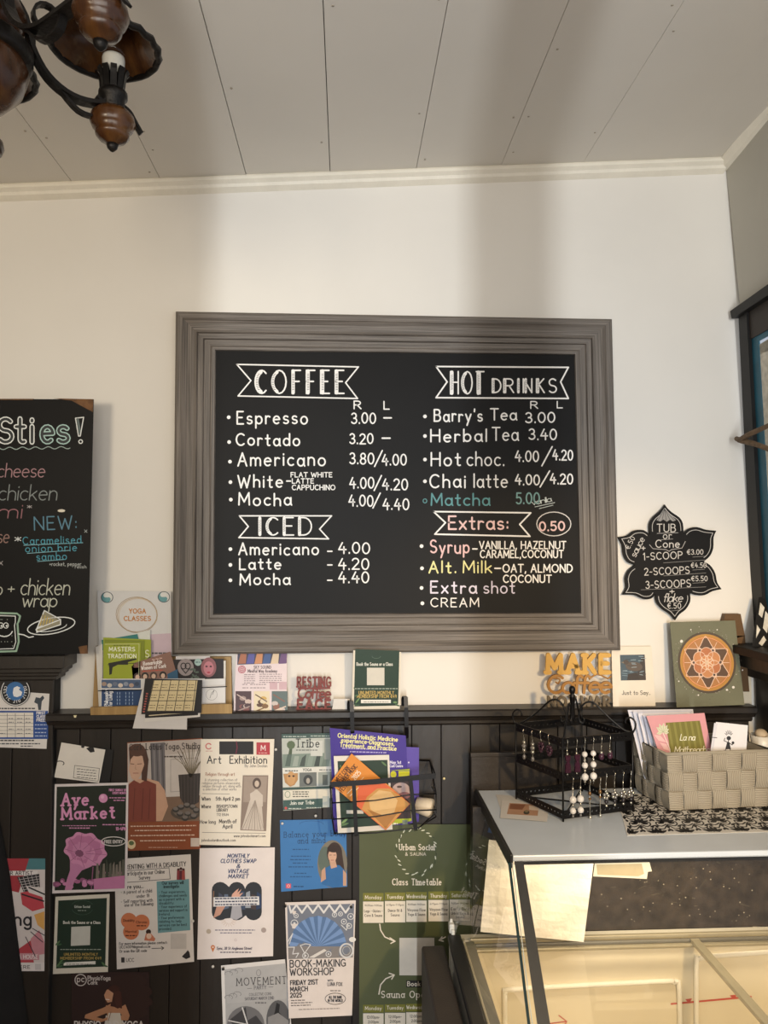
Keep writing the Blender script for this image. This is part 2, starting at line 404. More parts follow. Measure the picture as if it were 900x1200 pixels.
def poster(q, d, col, curl=0.0, bow=0.0, tilt=0.0):
    """a paper sheet whose corners stand at q (TL, TR, BR, BL), d metres off the back wall"""
    xa = min(p[0] for p in q); xb = max(p[0] for p in q); ya = min(p[1] for p in q); yb = max(p[1] for p in q)
    def fn(x, y, h):
        u = min(1, max(0, (x-xa)/(xb-xa))); v = min(1, max(0, (y-ya)/(yb-ya)))
        return P(x, y, d+h+curl*v**3+bow*math.sin(PI*u)*v+tilt*v)
    a = Art(fn); sheet(a, q, col)
    return a
# ================================================================== THE SETTING
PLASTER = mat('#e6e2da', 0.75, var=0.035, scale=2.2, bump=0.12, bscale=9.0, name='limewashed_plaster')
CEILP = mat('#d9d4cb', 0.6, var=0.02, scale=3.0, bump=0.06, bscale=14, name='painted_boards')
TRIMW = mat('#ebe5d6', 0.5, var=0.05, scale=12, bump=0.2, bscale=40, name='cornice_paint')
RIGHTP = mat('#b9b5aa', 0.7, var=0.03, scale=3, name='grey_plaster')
DADO = mat('#28231f', 0.42, var=0.18, scale=9, bump=0.12, bscale=30, name='black_gloss_paint', stretch=(1, 1, .25))
BLACK = mat('#0e0d0d', 0.5, var=0.1, scale=20, spec=.3, name='black_paint')
GROOVE = mat('#0a0a0a', 0.8, var=0, name='dark_gap')
cl = P(0, 221, 0); cr = P(848, 189, 0)
cu = (cr-cl); cslope = cu.z/cu.x
def ceil_z(x): return cl.z+(x-cl.x)*cslope
XL, XR, YF = -2.9, 1.9, -5.4
# right wall plane: corner line of the photograph and its receding direction
RA = P(850, 195, 0); RB = P(887, 700, 0)
RD = ray(450, 650); RD = -RD/RD.length
RU = (RA-RB).normalized(); RN = RD.cross(RU).normalized()
if RN.x > 0: RN = -RN
def PR(x, y, lift=0.0): return PP(x, y, RA+RN*lift, RN)
def corner_x(z): return RB.x+(RA.x-RB.x)*(z-RB.z)/(RA.z-RB.z)
b = MB()
b.prism([(XL, 0, 0), (corner_x(0)+.06, 0, 0), (corner_x(3)+.05, 0, ceil_z(1.2)+.05), (XL, 0, ceil_z(XL)+.05)], (0, .12, 0), PLASTER)
struct(b, 'wall_back')
# the ceiling: wide boards running towards the back wall, narrow gaps between them
seams = [P(x, 205, 0).x for x in (88, 190, 290, 387, 487, 585, 680, 775)]
w_ = (seams[-1]-seams[0])/7
xs = [seams[0]-w_*k for k in range(5, 0, -1)]+seams+[seams[-1]+w_*k for k in (1, 2, 3)]
b = MB()
for i in range(len(xs)-1):
    g = (0.0016 if i % 2 else 0.0026) if xs[i] < seams[4] else 0.0010
    a, c = xs[i]+g/2, xs[i+1]-g/2; dz = random.uniform(-.0015, .0015)
    p = [(x, y, ceil_z(x)+dz+z) for z in (0, .02) for x, y in ((a, YF), (c, YF), (c, 0), (a, 0))]
    b.hexa(p, CEILP)
b.hexa([(x, y, ceil_z(x)+z) for z in (.012, .03) for x, y in ((xs[0], YF), (xs[-1], YF), (xs[-1], 0), (xs[0], 0))], GROOVE)
for k in range(46):                       # nail heads
    i = random.randrange(3, 12); x = xs[i]+random.choice((-.02, .02)); y = -random.uniform(.05, 1.5)
    b.lathe([(1e-5, -.0022), (.003, -.002), (.003, 0)], (x, y, ceil_z(x)), mat('#a59c8c', .7), 8)
struct(b, 'ceiling')
b = MB(); b.box((-.5, YF/2, -.05), (XR-XL+.4, -YF+.4, .1), grain_mat('floor_boards', '#7a6248', '#927658', '#a98b6a', .5, 2, 14, 'Object'))
struct(b, 'floor')
b = MB(); b.box((XL-.05, YF/2, 1.55), (.1, -YF, 3.1), mat('#8a7f70', .8, var=.05)); struct(b, 'wall_left')
# front wall behind the camera: a shop window lets the day in
b = MB()
for x0, x1, z0, z1 in ((XL, -.7, 0, 3.1), (-.7, .8, 0, .6), (-.7, .8, 2.8, 3.1), (.8, XR, 0, 3.1)):
    b.box(((x0+x1)/2, -5.15, (z0+z1)/2), (x1-x0, .1, z1-z0), PLASTER)
struct(b, 'wall_front')
b = MB(); b.box((-.86, -3.2, 1.36), (1.48, .045, 2.72), BLACK); struct(b, 'light_blocker')       # unseen panel added behind the camera, keeps daylight off the left side
b = MB(); b.box((.194, -3.2, 1.38), (.088, .05, 2.76), BLACK); struct(b, 'trim_7')       # and the post beside it
# plaster cornice along the top of the back wall and up the right wall
b = MB()
prof = [(0, 0), (.030, 0), (.034, -.006), (.034, -.014), (.022, -.022), (.018, -.03), (.008, -.036), (0, -.040)]
x0, x1 = XL, cr.x-.002
v0 = [(x0, -d, ceil_z(x0)+z) for d, z in prof]; n = len(prof)
b.prism(v0, (x1-x0, 0, (x1-x0)*cslope), TRIMW)
struct(b, 'trim_1')
b = MB()
v0 = [PR(848, 190)+RN*d+RU*(z) for d, z in ((0, .01), (.024, .01), (.026, -.01), (.012, -.03), (0, -.034))]
rd = (PR(900, 125)-PR(848, 190)).normalized()
b.prism(v0, rd*3.5, TRIMW); struct(b, 'trim_2')
# right wall: above the window, and beyond it
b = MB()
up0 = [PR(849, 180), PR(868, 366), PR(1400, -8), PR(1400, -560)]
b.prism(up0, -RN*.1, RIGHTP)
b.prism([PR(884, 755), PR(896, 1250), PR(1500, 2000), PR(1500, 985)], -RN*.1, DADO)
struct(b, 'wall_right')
# the window in the right wall
BLUE = mat('#1f5a6e', .5, var=.12, scale=30); CHIP = mat('#cfc9bb', .7, var=.18, scale=50, bump=.4, bscale=120)
b = MB()
b.prism([PR(867, 364), PR(1300, 64), PR(1300, 98), PR(869, 373)], RN*.03, BLACK)
b.prism([PR(873, 369), PR(1300, 88), PR(1300, 165), PR(881, 398)], RN*.008, mat('#2a211b', .6, var=.2))
b.prism([PR(871, 368), PR(880.5, 364), PR(902, 760), PR(889.5, 760)], RN*.015, BLACK)
wf = struct(b, 'window_1')
b = MB(); b.prism([PR(881, 396), PR(890, 390), PR(911, 760), PR(901.5, 760)], RN*.004, BLUE); b.prism([PR(881, 396), PR(1300, 160), PR(1300, 180), PR(882, 404)], RN*.004, BLUE)
b.build('window_frame', wf)
b = MB(); b.prism([PR(890, 404), PR(903, 396), PR(924, 760), PR(910, 760)], RN*.002, CHIP); b.prism([PR(890, 404), PR(1300, 178), PR(1300, 200), PR(891, 416)], RN*.002, CHIP)
b.build('sash', wf)
b = MB(); b.prism([PR(900, 412), PR(1300, 195), PR(1300, 1000), PR(915, 760)], -RN*.004, glass_mat('old_window_glass')); b.build('pane', wf)
# chipped sill end and the dado carried round onto the right wall
b = MB()
b.hexa([P(881, 760, .10), P(905, 764, .10), P(905, 764, 0), P(881, 760, 0), P(889, 700, .06), P(906, 700, .06), P(906, 700, 0), P(889, 700, 0)], BLACK)
a = Art(lambda x, y, h: P(x, y, .10-.04*(760-y)/60+h+.001))
for q in ([(891, 706), (896, 712), (893, 724), (889, 720)], [(897, 716), (902, 722), (899, 742), (894, 736)], [(887, 732), (891, 738), (886, 748)], [(895, 745), (898, 750), (893, 757), (889, 754)]): a.poly(q, CHIP)
b.add(a.mb.v, a.mb.f, CHIP); struct(b, 'trim_3')
b = MB()
zt, zb = P(868, 758, .1).z, P(868, 787, .1).z; xe = P(868, 770, .1).x
b.box(((xe+1.34)/2, -.35, zt-.012), (1.34-xe, .68, .024), BLACK)
b.box(((xe+.03+1.34)/2, -.345, zt-.045), (1.34-xe-.03, .66, .042), DADO)
b.box(((xe+.06+1.34)/2, -.34, zt-.082), (1.34-xe-.06, .64, .032), DADO)
b.box(((xe+.085+1.34)/2, -.33, (zt-.098)/2), (1.34-xe-.085, .62, zt-.098), DADO)
struct(b, 'trim_4', bevel=.003)
# dado: tongue-and-groove boards below a moulded ledge
RAILD = .075
ztop = P(450, 833, RAILD).z
xl, xr = P(60, 850, .03).x, xe+.06
b = MB()
pr = [(0, 0), (.070, 0), (.075, -.004), (.075, -.018), (.066, -.024), (.060, -.033), (.048, -.036), (.047, -.044), (.040, -.050), (.030, -.051), (.012, -.051)]
b.prism([(xl, -d, ztop+z) for d, z in pr], (xr-xl, 0, 0), DADO)
struct(b, 'trim_5')
b = MB(); st = 34/PXM; x = P(517, 850, .03).x-st*14
while x < xr:
    x2 = min(x+st, xr); a_ = max(x, xl)
    if x2 > xl:
        dz = random.uniform(-.0008, .0008)
        b.box(((a_+x2)/2, -.014+dz, (ztop-.05)/2), (x2-a_-.0022, .028, ztop-.05), DADO)
    x += st
b.box(((xl+xr)/2, -.010, (ztop-.05)/2), (xr-xl, .02, ztop-.05), GROOVE)
struct(b, 'wall_dado_panelling', bevel=.0012)
# taller pilaster at the left with its own stepped cap
b = MB()
for px, d, ya, yb in ((75, .105, 769, 784), (71.5, .092, 784, 789), (68.5, .082, 789, 792.5), (66, .072, 792.5, 797)):
    x1 = P(px, ya, d).x; z1, z0 = P(30, ya, d).z, P(30, yb, d).z
    b.box(((XL+x1)/2, -d/2, (z0+z1)/2), (x1-XL, d, z1-z0), DADO)
x1 = P(62.5, 838, .055).x; z1 = P(30, 797, .055).z
for k in range(14):
    xa_, xb_ = x1-(k+1)*.112, x1-k*.112
    b.box(((xa_+xb_)/2, -.0275, z1/2), (xb_-xa_-.002, .055, z1), DADO)
b.box(((XL+x1)/2, -.025, z1/2), (x1-XL, .048, z1), GROOVE)
struct(b, 'trim_6', bevel=.002)
# twig hanger tied to the window
# ================================================================== THE MENU BOARD
W_ = '#f2f0ec'
FRAMEW = grain_mat('weathered_grey_oak', '#38322e', '#68615a', '#928980', .55, 3.0, 46.0)
LEDGE = Vector((0, 0, 0))
root = empty('menu_board', P(465, 764, .03), 'large framed chalkboard listing coffee and hot drink prices', 'menu board')
OUT = [(206, 365), (717, 374), (727, 762), (202, 767)]; INN = [(253, 411), (673, 416), (680, 718), (251, 719)]
prof = [(0, 0), (0, .040), (.05, .047), (.16, .047), (.22, .042), (.30, .037), (.46, .035), (.52, .037), (.56, .030), (.68, .028), (.72, .020), (.86, .019), (.9, .022), (.97, .020), (1, .012), (1.0, .006)]
b = MB()
for e in range(4):
    for i in range(len(prof)-1):
        (t0, d0), (t1, d1) = prof[i], prof[i+1]
        q = []; uv = []
        for c, t, d in ((e, t0, d0), ((e+1) % 4, t0, d0), ((e+1) % 4, t1, d1), (e, t1, d1)):
            x = OUT[c][0]*(1-t)+INN[c][0]*t; y = OUT[c][1]*(1-t)+INN[c][1]*t
            p = P(x, y, d) if d > 0 else P(OUT[c][0], OUT[c][1], .0)
            q.append(p); s_ = (p.x if e % 2 == 0 else p.z)
            uv.append((s_+e*3.7, t*1.0+d*4+e*1.3))
        b.add(q, [(0, 1, 2, 3)], FRAMEW, False, [uv])
b.build('frame', root)
SLATE = mat('#0d0d0e', .55, var=.16, scale=5, spec=.2, name='chalkboard_black')
PD = .012
a = Art(lambda x, y, h: P(x, y, PD+h)); a.STEP = .00004
sheet(a, [(250, 408), (676, 413), (683, 721), (248, 722)], '', .006, 2, 2, SLATE)
def banner(pts, w=1.6, col=W_): a.line(pts+[pts[0]], w, col, 2)
def hatched(t, x, y, h, width, w, stems, sw):
    a.text(t, x, y, h, W_, w=w, width=width, gap=.36)
    for sx in stems:
        arc = isinstance(sx, tuple)
        rx = sx[1] if arc else 0; sx = sx[0] if arc else sx
        if arc: a.line([(sx+rx-rx*math.cos(t), y-h*.5-h*.46*math.sin(t)) for t in [PI*.36*(k/5-1) for k in range(11)]], sw*.9, W_, 3)
        else: a.line([(sx, y-h*.97), (sx, y-h*.03)], sw, W_, 3)
        k = y-h*.84
        while k < y-h*.16:
            o_ = rx-rx*math.sqrt(max(0, 1-((k-y+h*.5)/(h*.5))**2)) if arc else 0
            a.line([(sx+o_-sw*.28, k+.5), (sx+o_+sw*.28, k)], .55, '#2a2a2c', 5); k += 2.0
banner([(277.5, 427), (420, 430), (405, 448.5), (419, 467), (279, 464), (294, 446)])
hatched('COFFEE', 299, 461, 27, 104, 1.9, ((301, 8.5), (319.5, 9), 343.5, 361, 378, 394.5), 4.0)
a.text('R', 415, 479, 9, W_, w=1.5, width=8); a.text('L', 450, 479.5, 9, W_, w=1.5, width=6)
def item(t, bx, by, x, y, h, width, col=W_, w=1.9, bcol=W_, br=2.2):
    a.ell(bx, by, br, br, bcol, n=12); a.layer -= 1
    a.text(t, x, y, h, col, w=w, width=width, jit=.035, gap=.32)
def num(t, x, y, h, width, col=W_, w=1.7, rot=0): a.text(t, x, y, h, col, w=w, width=width, rot=rot, gap=.24, jit=.03)
item('Espresso', 268, 489, 278, 496.5, 14.5, 82); num('3.00', 412, 496, 12, 28); num('-', 450, 496, 15, 8.5, w=1.9)
item('Cortado', 268.5, 518, 277, 522, 13.5, 74); num('3.20', 410, 520, 11.5, 27); num('-', 448, 519, 14, 9, w=1.9)
item('Americano', 269.5, 541, 279, 545.5, 15, 102); num('3.80', 410, 543.5, 12.5, 28); num('/', 439, 545, 15, 9); num('4.00', 448, 545, 12.5, 28)
item('White', 270, 565, 279, 571, 14, 52); num('-', 336, 566.5, 7, 4.5)
a.text('FLAT WHITE', 341, 559, 5.3, W_, w=1.1, width=48); a.text('LATTE', 342.5, 566.3, 5.3, W_, w=1.1, width=25); a.text('CAPPUCHINO', 342.5, 574, 5.6, W_, w=1.1, width=50)
num('4.00', 410, 572, 12.5, 28); num('/', 438.5, 573, 14, 8.5); num('4.20', 448.5, 574, 12.5, 29)
item('Mocha', 270.5, 585.5, 280, 592, 14, 61); num('4.00', 409, 593, 12.5, 28); num('/', 437, 594, 14, 8.5); num('4.40', 449, 597, 12.5, 30)
banner([(280.5, 604.5), (388.5, 604.5), (374.5, 620), (385, 631.5), (280, 630), (291, 617)])
hatched('ICED', 304, 627, 20.5, 61, 1.7, (304.5, (313, 7), 333, 351), 3.6)
item('Americano', 270, 643.5, 280, 650, 13.5, 93); num('-', 384, 650, 9, 5); num('4.00', 397, 648.5, 12.5, 36)
item('Latte', 270, 662, 281, 667, 12.5, 48); num('-', 384, 666, 9, 5); num('4.20', 397, 667, 12.5, 35)
item('Mocha', 270, 680, 281.5, 685, 12.5, 58); num('-', 384, 684, 9, 5); num('4.40', 397, 682.5, 12.5, 35)
banner([(511, 429.5), (666, 430.5), (657, 447.5), (666, 467), (511, 466), (524, 447.5)], 1.8)
hatched('HOT', 528, 461.5, 26, 39, 1.7, (529.5, (542, 6), 560.5), 4.0)
hatched('DRINKS', 577, 460, 16, 75, 1.7, (578, 591, 607.5, 616, 630.5), 3.0)
a.text('R', 622, 478.5, 8, W_, w=1.4, width=8); a.text('L', 653, 478, 7.5, W_, w=1.3, width=6)
item("Barry's", 498, 488, 509, 493.5, 13.5, 56); a.text('Tea', 575, 492, 13, W_, w=1.7, width=30); num('3.00', 616, 495, 11.5, 34)
item('Herbal', 498, 511, 505, 517.5, 14, 65); a.text('Tea', 577, 516, 15, W_, w=1.7, width=30); num('3.40', 620, 515, 12, 32)
item('Hot', 498, 538.5, 505.5, 545.5, 15, 34); a.text('choc.', 547.5, 545.5, 16, W_, w=1.7, width=43); num('4.00', 604, 540.5, 12, 27); num('/', 635, 544, 18, 12); num('4.20', 648, 539, 11.5, 23)
item('Chai', 498, 564, 504, 571, 15, 41); a.text('latte', 555.5, 571, 15.5, W_, w=1.7, width=39); num('4.00', 604, 568, 11.5, 28); num('/', 633, 569, 15, 11); num('4.20', 645, 567, 11.5, 26)
TEAL = '#4f8f92'
a.ring(498, 587, 2.2, 2.4, 1.0, TEAL, n=12); a.text('Matcha', 505.5, 592, 13.5, TEAL, w=1.8, width=68); num('5.00', 605, 590, 12.5, 27, '#6f9a98')
a.text('vanilla', 624, 592, 6, '#c9d2d0', w=.8, width=23, rot=-.2, gap=.05); a.line([(627, 594), (650, 589)], .8, '#c9d2d0'); a.line([(632, 596), (648, 592)], .7, '#c9d2d0')
banner([(508, 599.5), (622, 601), (609, 614.5), (621, 628.5), (509.6, 626), (522, 612.5)], 1.8)
a.text('Extras:', 526, 620, 15, '#e9c4c1', w=2.1, width=69); a.ring(649, 614, 20, 14, 1.1, '#d8d4d0'); num('0.50', 632.5, 622, 10, 29, '#e9c4c1', 1.9, -.03)
PINK = '#e6bcbb'
item('Syrup', 494, 640, 504.5, 648, 14.5, 45, PINK); num('-', 554, 648, 12, 5); a.text('VANILLA, HAZELNUT', 562, 643, 8.5, W_, w=1.4, width=101); a.text('CARAMEL,COCONUT', 563, 653.5, 8.5, W_, w=1.4, width=97)
item('Alt.', 494.5, 666, 503, 671, 13, 31, '#e3de9a'); a.text('Milk', 543, 671, 13.5, '#e3de9a', w=1.7, width=33); num('-', 580, 670, 9, 6.5); a.text('OAT, ALMOND', 589.5, 670.5, 9, W_, w=1.5, width=81); a.text('COCONUT', 590, 682.5, 8.5, W_, w=1.5, width=56)
item('Extra', 494, 689, 505, 695, 13.5, 53, '#ddd6e6'); a.text('shot', 567, 695, 13.5, '#d3cce0', w=1.6, width=36)
item('CREAM', 495, 707, 505, 711, 10, 56, '#ece8e4', 1.3)
a.mb.build('chalkboard_panel', root)
# ---------------------------------------------------------------- sandwich chalkboard
D2 = .115
a = Art(lambda x, y, h: P(x, y, D2+h-(y-467)*.00002))
q = [(-95, 467), (110, 468), (103, 766), (-95, 768)]
sheet(a, q, '', .012, 2, 2, SLATE)
WOODRAW = mat('#6a4a2e', .8, var=.35, scale=60)
a.poly([(62, 466.8), (109.5, 467.8), (109, 483), (96, 476), (84, 469.5)], WOODRAW); a.poly([(92, 758), (102, 756), (103, 766), (94, 766.3)], WOODRAW); a.poly([(-5, 467.3), (40, 467.3), (38, 468.8), (-5, 468.6)], WOODRAW)
WO = '#dfe3e2'
for t, x, wd in (('S', -1, 15), ('t', 19, 10), ('i', 37, 1), ('e', 49, 13), ('s', 68, 12)):
    a.text(t, x, 518, 30 if t != 'S' else 27, '#22292b', w=3.2, width=wd, outline=(WO if t in 'Sti' else '#a9c9c4', 6.0))
a.line([(88.5, 490), (98, 489), (94, 511), (92, 511), (88.5, 490)], 1.2, WO); a.line([(91, 491), (94, 508)], 2.5, '#5b6a6a'); a.ring(94.5, 517.5, 2.2, 2.2, 1.2, WO, n=10)
a.line([(x, 525.5+1.4*math.sin(x/2.4)-x*.012) for x in range(-20, 83, 2)], .9, '#9db0ac')
def chalk(t, x, y, h, wd, col, w=1.2, **k): a.text(t, x, y, h, col, w=w, width=wd, gap=.14, slant=.12, **k)
chalk('cheese', -3, 559, 16, 55, '#a07a80'); chalk('chicken', -2, 586, 18, 68, '#7d8585'); chalk('mi', -2, 607, 17, 27, '#93626a'); chalk('se', -3, 636, 16, 13, '#8f6f66')
a.text('*', 32, 598, 6, '#a9a3a3', w=.7, width=5)
a.text('NEW:', 40.5, 621, 15, '#4c7c93', w=1.5, width=49, rot=-.03); a.text('*', 17.5, 638, 9, '#cfd4d4', w=.9, width=7)
for t, x, y, wd in (('Caramelised', 27, 638, 68), ('onion brie', 30, 647, 60), ('sambo', 43, 656.5, 35)): a.text(t, x, y, 8.5, '#3f93a8', w=.95, width=wd, rot=-.025, gap=.3)
a.line([(28, 639), (97, 636)], .8, '#7fb0bb'); a.line([(32, 648.5), (82, 645)], .7, '#7fb0bb'); a.line([(44, 658), (77, 655.5)], .7, '#7fb0bb')
a.text('x', 99, 624, 5, '#a9b5b5', w=.6, width=3); a.text('x', -1, 662, 7, '#a9a5a5', w=.7, width=4)
a.text('+rocket, pepper', 58, 663, 4.2, '#a5aaa8', w=.6, width=37); a.text('relish', 88, 666, 3.6, '#a5aaa8', w=.55, width=13)
chalk('o', -5, 697, 15, 7, '#b9bcae', 1.2); chalk('+', 9, 696, 14, 7, '#b9bcae'); chalk('chicken', 24, 697, 19, 57, '#b9bcae', 1.3); chalk('wrap', 26, 711, 16, 40, '#b9bcae', 1.3)
# cheerful slice of toast holding a plate with a wedge
a.ring(4, 739, 17, 0, 0, WO) if False else None
a.line([(-12, 718), (20, 719), (23.5, 722), (22, 728), (20.5, 731), (22, 752), (19, 763), (-12, 764)], 2.2, '#8fae98'); a.line([(-10, 721), (18, 722), (18, 729), (17, 733), (18.5, 752), (16, 760), (-10, 761)], 1.0, WO)
for k in range(16): a.ell(random.uniform(-2, 15), random.choice((726, 745, 752, 757)), .6, .6, '#9aa39a', n=6); a.layer -= 1
for x in (1, 7): a.ring(x, 733, 2.8, 3.2, .9, WO, n=12); a.ell(x+.8, 733.5, 1.1, 1.3, WO, n=8)
a.line(A(5, 737, 10, 9, 20, 150, 8), 1.2, WO); a.line([(22, 743), (28, 744), (34, 747), (39, 746)], 1.3, WO)
a.ring(60, 733.5, 28, 8, 1.2, WO, rot if False else 0) if False else a.line([(60+28*math.cos(t)*.99+2*math.sin(t), 733.5+9*math.sin(t)-5*math.cos(t)) for t in [2*PI*k/28 for k in range(29)]], 1.2, WO)
a.line([(60+18*math.cos(t), 735+4.5*math.sin(t)-3*math.cos(t)) for t in [2*PI*k/20 for k in range(14)]], .9, WO)
a.poly([(43, 737), (52, 715.5), (71, 728), (70, 732), (44, 741)], '#8f8a72'); a.line([(43, 737), (52, 715.5), (71, 726), (43, 737)], 1.2, WO); a.line([(43, 737), (43, 741), (71, 732), (71, 726)], 1.2, WO)
for k in range(5): a.line([(50+k*3, 720+k*1.5), (47+k*3.6, 733-k*.6)], .9, '#c9ad4e')
a.ell(72, 598.5, 4.5, 1.8, '#d9d2c0', n=9)
tag(a.mb.build('sandwich_chalkboard'), 'unframed chalkboard of toasties with chipped brown corners at left', 'menu board')
# ---------------------------------------------------------------- flower shaped ice cream board
D3 = .02
a = Art(lambda x, y, h: P(x, y, D3+h))
fp = lambda l: [(720+x/6.43, 580+y/6.43) for x, y in l]
petals = [[(268, 300), (265, 220), (290, 170), (335, 130), (365, 98), (380, 72), (400, 100), (435, 132), (490, 170), (516, 215), (522, 292)],
          [(522, 292), (560, 255), (620, 242), (690, 262), (768, 270), (748, 320), (745, 400), (720, 460), (675, 500)],
          [(675, 503), (722, 530), (760, 590), (775, 660), (808, 710), (740, 725), (680, 755), (620, 755), (570, 740)],
          [(570, 745), (572, 800), (540, 860), (490, 900), (458, 944), (420, 900), (360, 860), (320, 810), (310, 750)],
          [(308, 745), (280, 780), (220, 785), (150, 755), (60, 752), (88, 700), (82, 630), (105, 570), (155, 530)],
          [(153, 528), (100, 505), (70, 450), (60, 380), (28, 317), (95, 305), (150, 268), (220, 265), (266, 298)]]
def smooth(l, n=3):                       # Catmull-Rom through the listed points, open
    o = []
    for i in range(len(l)-1):
        p0, p1, p2, p3 = l[max(i-1, 0)], l[i], l[i+1], l[min(i+2, len(l)-1)]
        for k in range(n):
            t = k/n; o.append(tuple(.5*((2*p1[j])+(-p0[j]+p2[j])*t+(2*p0[j]-5*p1[j]+4*p2[j]-p3[j])*t*t+(-p0[j]+3*p1[j]-3*p2[j]+p3[j])*t**3) for j in (0, 1)))
    return o+[l[-1]]
def tip_smooth(l):
    k = max(range(len(l)), key=lambda i: math.hypot(l[i][0]-420, l[i][1]-510))
    return smooth(l[:k+1])[:-1]+smooth(l[k:])
outl = []
for l in petals: outl += tip_smooth(l)[:-1]
b = MB(); b.prism([P(x, y, D3-.0002) for x, y in fp(outl)], (0, .008, 0), SLATE)
for l in petals:
    cx = sum(p[0] for p in l)/len(l)*.75+420*.25; cy = sum(p[1] for p in l)/len(l)*.75+510*.25
    a.line(fp([(cx+(x-cx)*.84, cy+(y-cy)*.84) for x, y in tip_smooth(l)][1:-1]), .7, '#b9b6b2')
def ft(t, x0, x1, y, h, w=.85, rot=0, **k): a.text(t, 720+x0/6.43, 580+y/6.43, h/6.43, '#c4c0ba', w=w, width=(x1-x0)/6.43, rot=rot, **k)
a.poly(fp([(318, 190), (375, 100), (465, 190), (440, 200), (420, 185), (395, 202), (370, 185), (345, 200)]), '#8f8d8a')
for k in range(5): a.line(fp([(378, 105), (330+k*30, 190)]), .5, '#1c1b1b', 3)
ft('TUB', 322, 460, 278, 58, 1.1); a.line(fp([(322, 290), (480, 285)]), .5, '#b5b1ad'); ft('or', 368, 430, 330, 52, .9); a.line(fp([(350, 338), (440, 332)]), .4, '#b5b1ad'); ft('Cone', 312, 490, 395, 55, 1.1)
a.line(fp([(265, 375), (290, 405), (390, 412), (412, 425), (430, 412), (510, 400), (535, 350)]), .6, '#b5b1ad')
ft('1-SCOOP', 220, 512, 490, 52, 1.0, -.04); ft('2-SCOOPS', 228, 565, 605, 52, 1.0, -.04); ft('3-SCOOPS', 238, 575, 705, 54, 1.0, -.04)
ft('\u20ac3.00', 548, 668, 448, 36, .8); ft('\u20ac4.50', 578, 692, 548, 36, .8); ft('\u20ac5.50', 580, 700, 648, 36, .8)
for y in (512, 610, 715): a.line(fp([(200 if y > 700 else 370, y), (690, y-22)]), .4, '#8f8c88')
for y in (468, 566, 665): a.line(fp([(590, y), (680, y-6)]), .4, '#8f8c88')
a.text('sauce', 720+160/6.43, 580+470/6.43, 7.5, '#c4c0ba', w=.8, width=24, rot=-1.1, gap=.1); a.text('\u20ac.50', 720+112/6.43, 580+412/6.43, 5.5, '#c4c0ba', w=.7, width=15, rot=-1.1)
ft('+', 205, 232, 425, 60, 1.0); ft('+', 418, 450, 752, 60, 1.0); ft('flake', 370, 512, 805, 62, .9, slant=.2, gap=.08); ft('\u20ac.50', 400, 500, 855, 40, .8); a.line(fp([(425, 875), (490, 868)]), .4, '#8f8c88')
for f, k, s_ in zip(b.f, b.mi, b.sm): a.mb.add([b.v[i] for i in f], [list(range(len(f)))], b.mats[k])
tag(a.mb.build('ice_cream_price_board'), 'black flower shaped ice cream price board hung on the wall', 'menu board')
# ================================================================== NOTICES ON THE PANELLING
PW = '#e6dfd9'; DK = '#2b2a2b'
def done(a, label, cat='poster', name=None, group=None):
    return tag(a.mb.build(name or 'paper_poster'), label, cat, group)
def person(a, cx, cy, s, skin, hair, top, longhair=True):      # a printed head and shoulders
    if longhair: a.ell(cx, cy, s*.62, s*.85, hair); a.poly([(cx-s*.62, cy), (cx+s*.62, cy), (cx+s*.6, cy+s*1.1), (cx-s*.6, cy+s*1.1)], hair)
    a.poly([(cx-s*.22, cy+s*.5), (cx+s*.22, cy+s*.5), (cx+s*.3, cy+s*1.1), (cx-s*.3, cy+s*1.1)], skin)
    a.poly([(cx-s*.35, cy+s), (cx+s*.35, cy+s), (cx+s*1.05, cy+s*1.25), (cx+s*1.2, cy+s*2.4), (cx-s*1.2, cy+s*2.4), (cx-s*1.05, cy+s*1.25)], top)
    a.ell(cx, cy+s*.1, s*.44, s*.62, skin)
    a.ell(cx, cy-s*.32, s*.46, s*.34, hair)
    for e in (-.18, .18): a.line([(cx+e*s-s*.08, cy+s*.1), (cx+e*s+s*.08, cy+s*.1)], s*.06, '#3a2a22')
    a.line([(cx, cy+s*.12), (cx+s*.03, cy+s*.3)], s*.05, '#a8806a'); a.line([(cx-s*.13, cy+s*.45), (cx+s*.13, cy+s*.45)], s*.07, '#a35a52')
DP = .030; DL = .0565
# martial arts timetable on the left pilaster
a = poster([(-62, 805), (58, 813), (54.5, 877.5), (-62, 874)], DL, '#dedad6')
a.rect(-62, 833, 56.3, 866, '#2c4f94'); a.rect(-62, 835, 39, 864, '#e3ddd4')
for x in (-20, -2, 8.5, 18, 28.5): a.line([(x, 836), (x, 864)], .5, '#4a4a4e')
for k, y in enumerate((838.5, 843, 847.5, 851.5, 856, 860)): a.line([(-62, y), (39, y)], .4, '#6a6a6e')
for x in (-14, 0, 10, 20, 30):
    for y in (842.5, 846.8, 855, 860): 
        if random.random() < .6: a.dash(x, x+6, y, .9, '#77757a')
for t, y in (('FIRST', 837), ('CLASS', 841.2), ('FREE!', 845.4)): a.text(t, 48, y, 3, '#f0eeee', w=.7, width=10, align='c')
for y in (850, 854.5, 859, 863): a.dash(41, 55, y, 1.1, '#b9c6e0')
a.dash(-20, 41, 831, 1.5, '#3a3a40'); a.dash(-20, 40, 868.5, 1.5, '#333338'); a.dash(-20, 22, 872.2, 1.3, '#4a4a52'); a.dash(24, 47, 872.2, 1.3, '#4a4a52'); a.dash(24, 38, 875, 1.2, '#4a4a52')
a.poly([(40, 823), (42, 817), (47, 818), (50, 815), (52, 818), (49, 822), (48, 832), (45, 832), (44, 825)], '#3d4650')
L2 = lambda x, y, h: P(x, y, DL+.004+h)
a.fn = L2; a.layer += 2
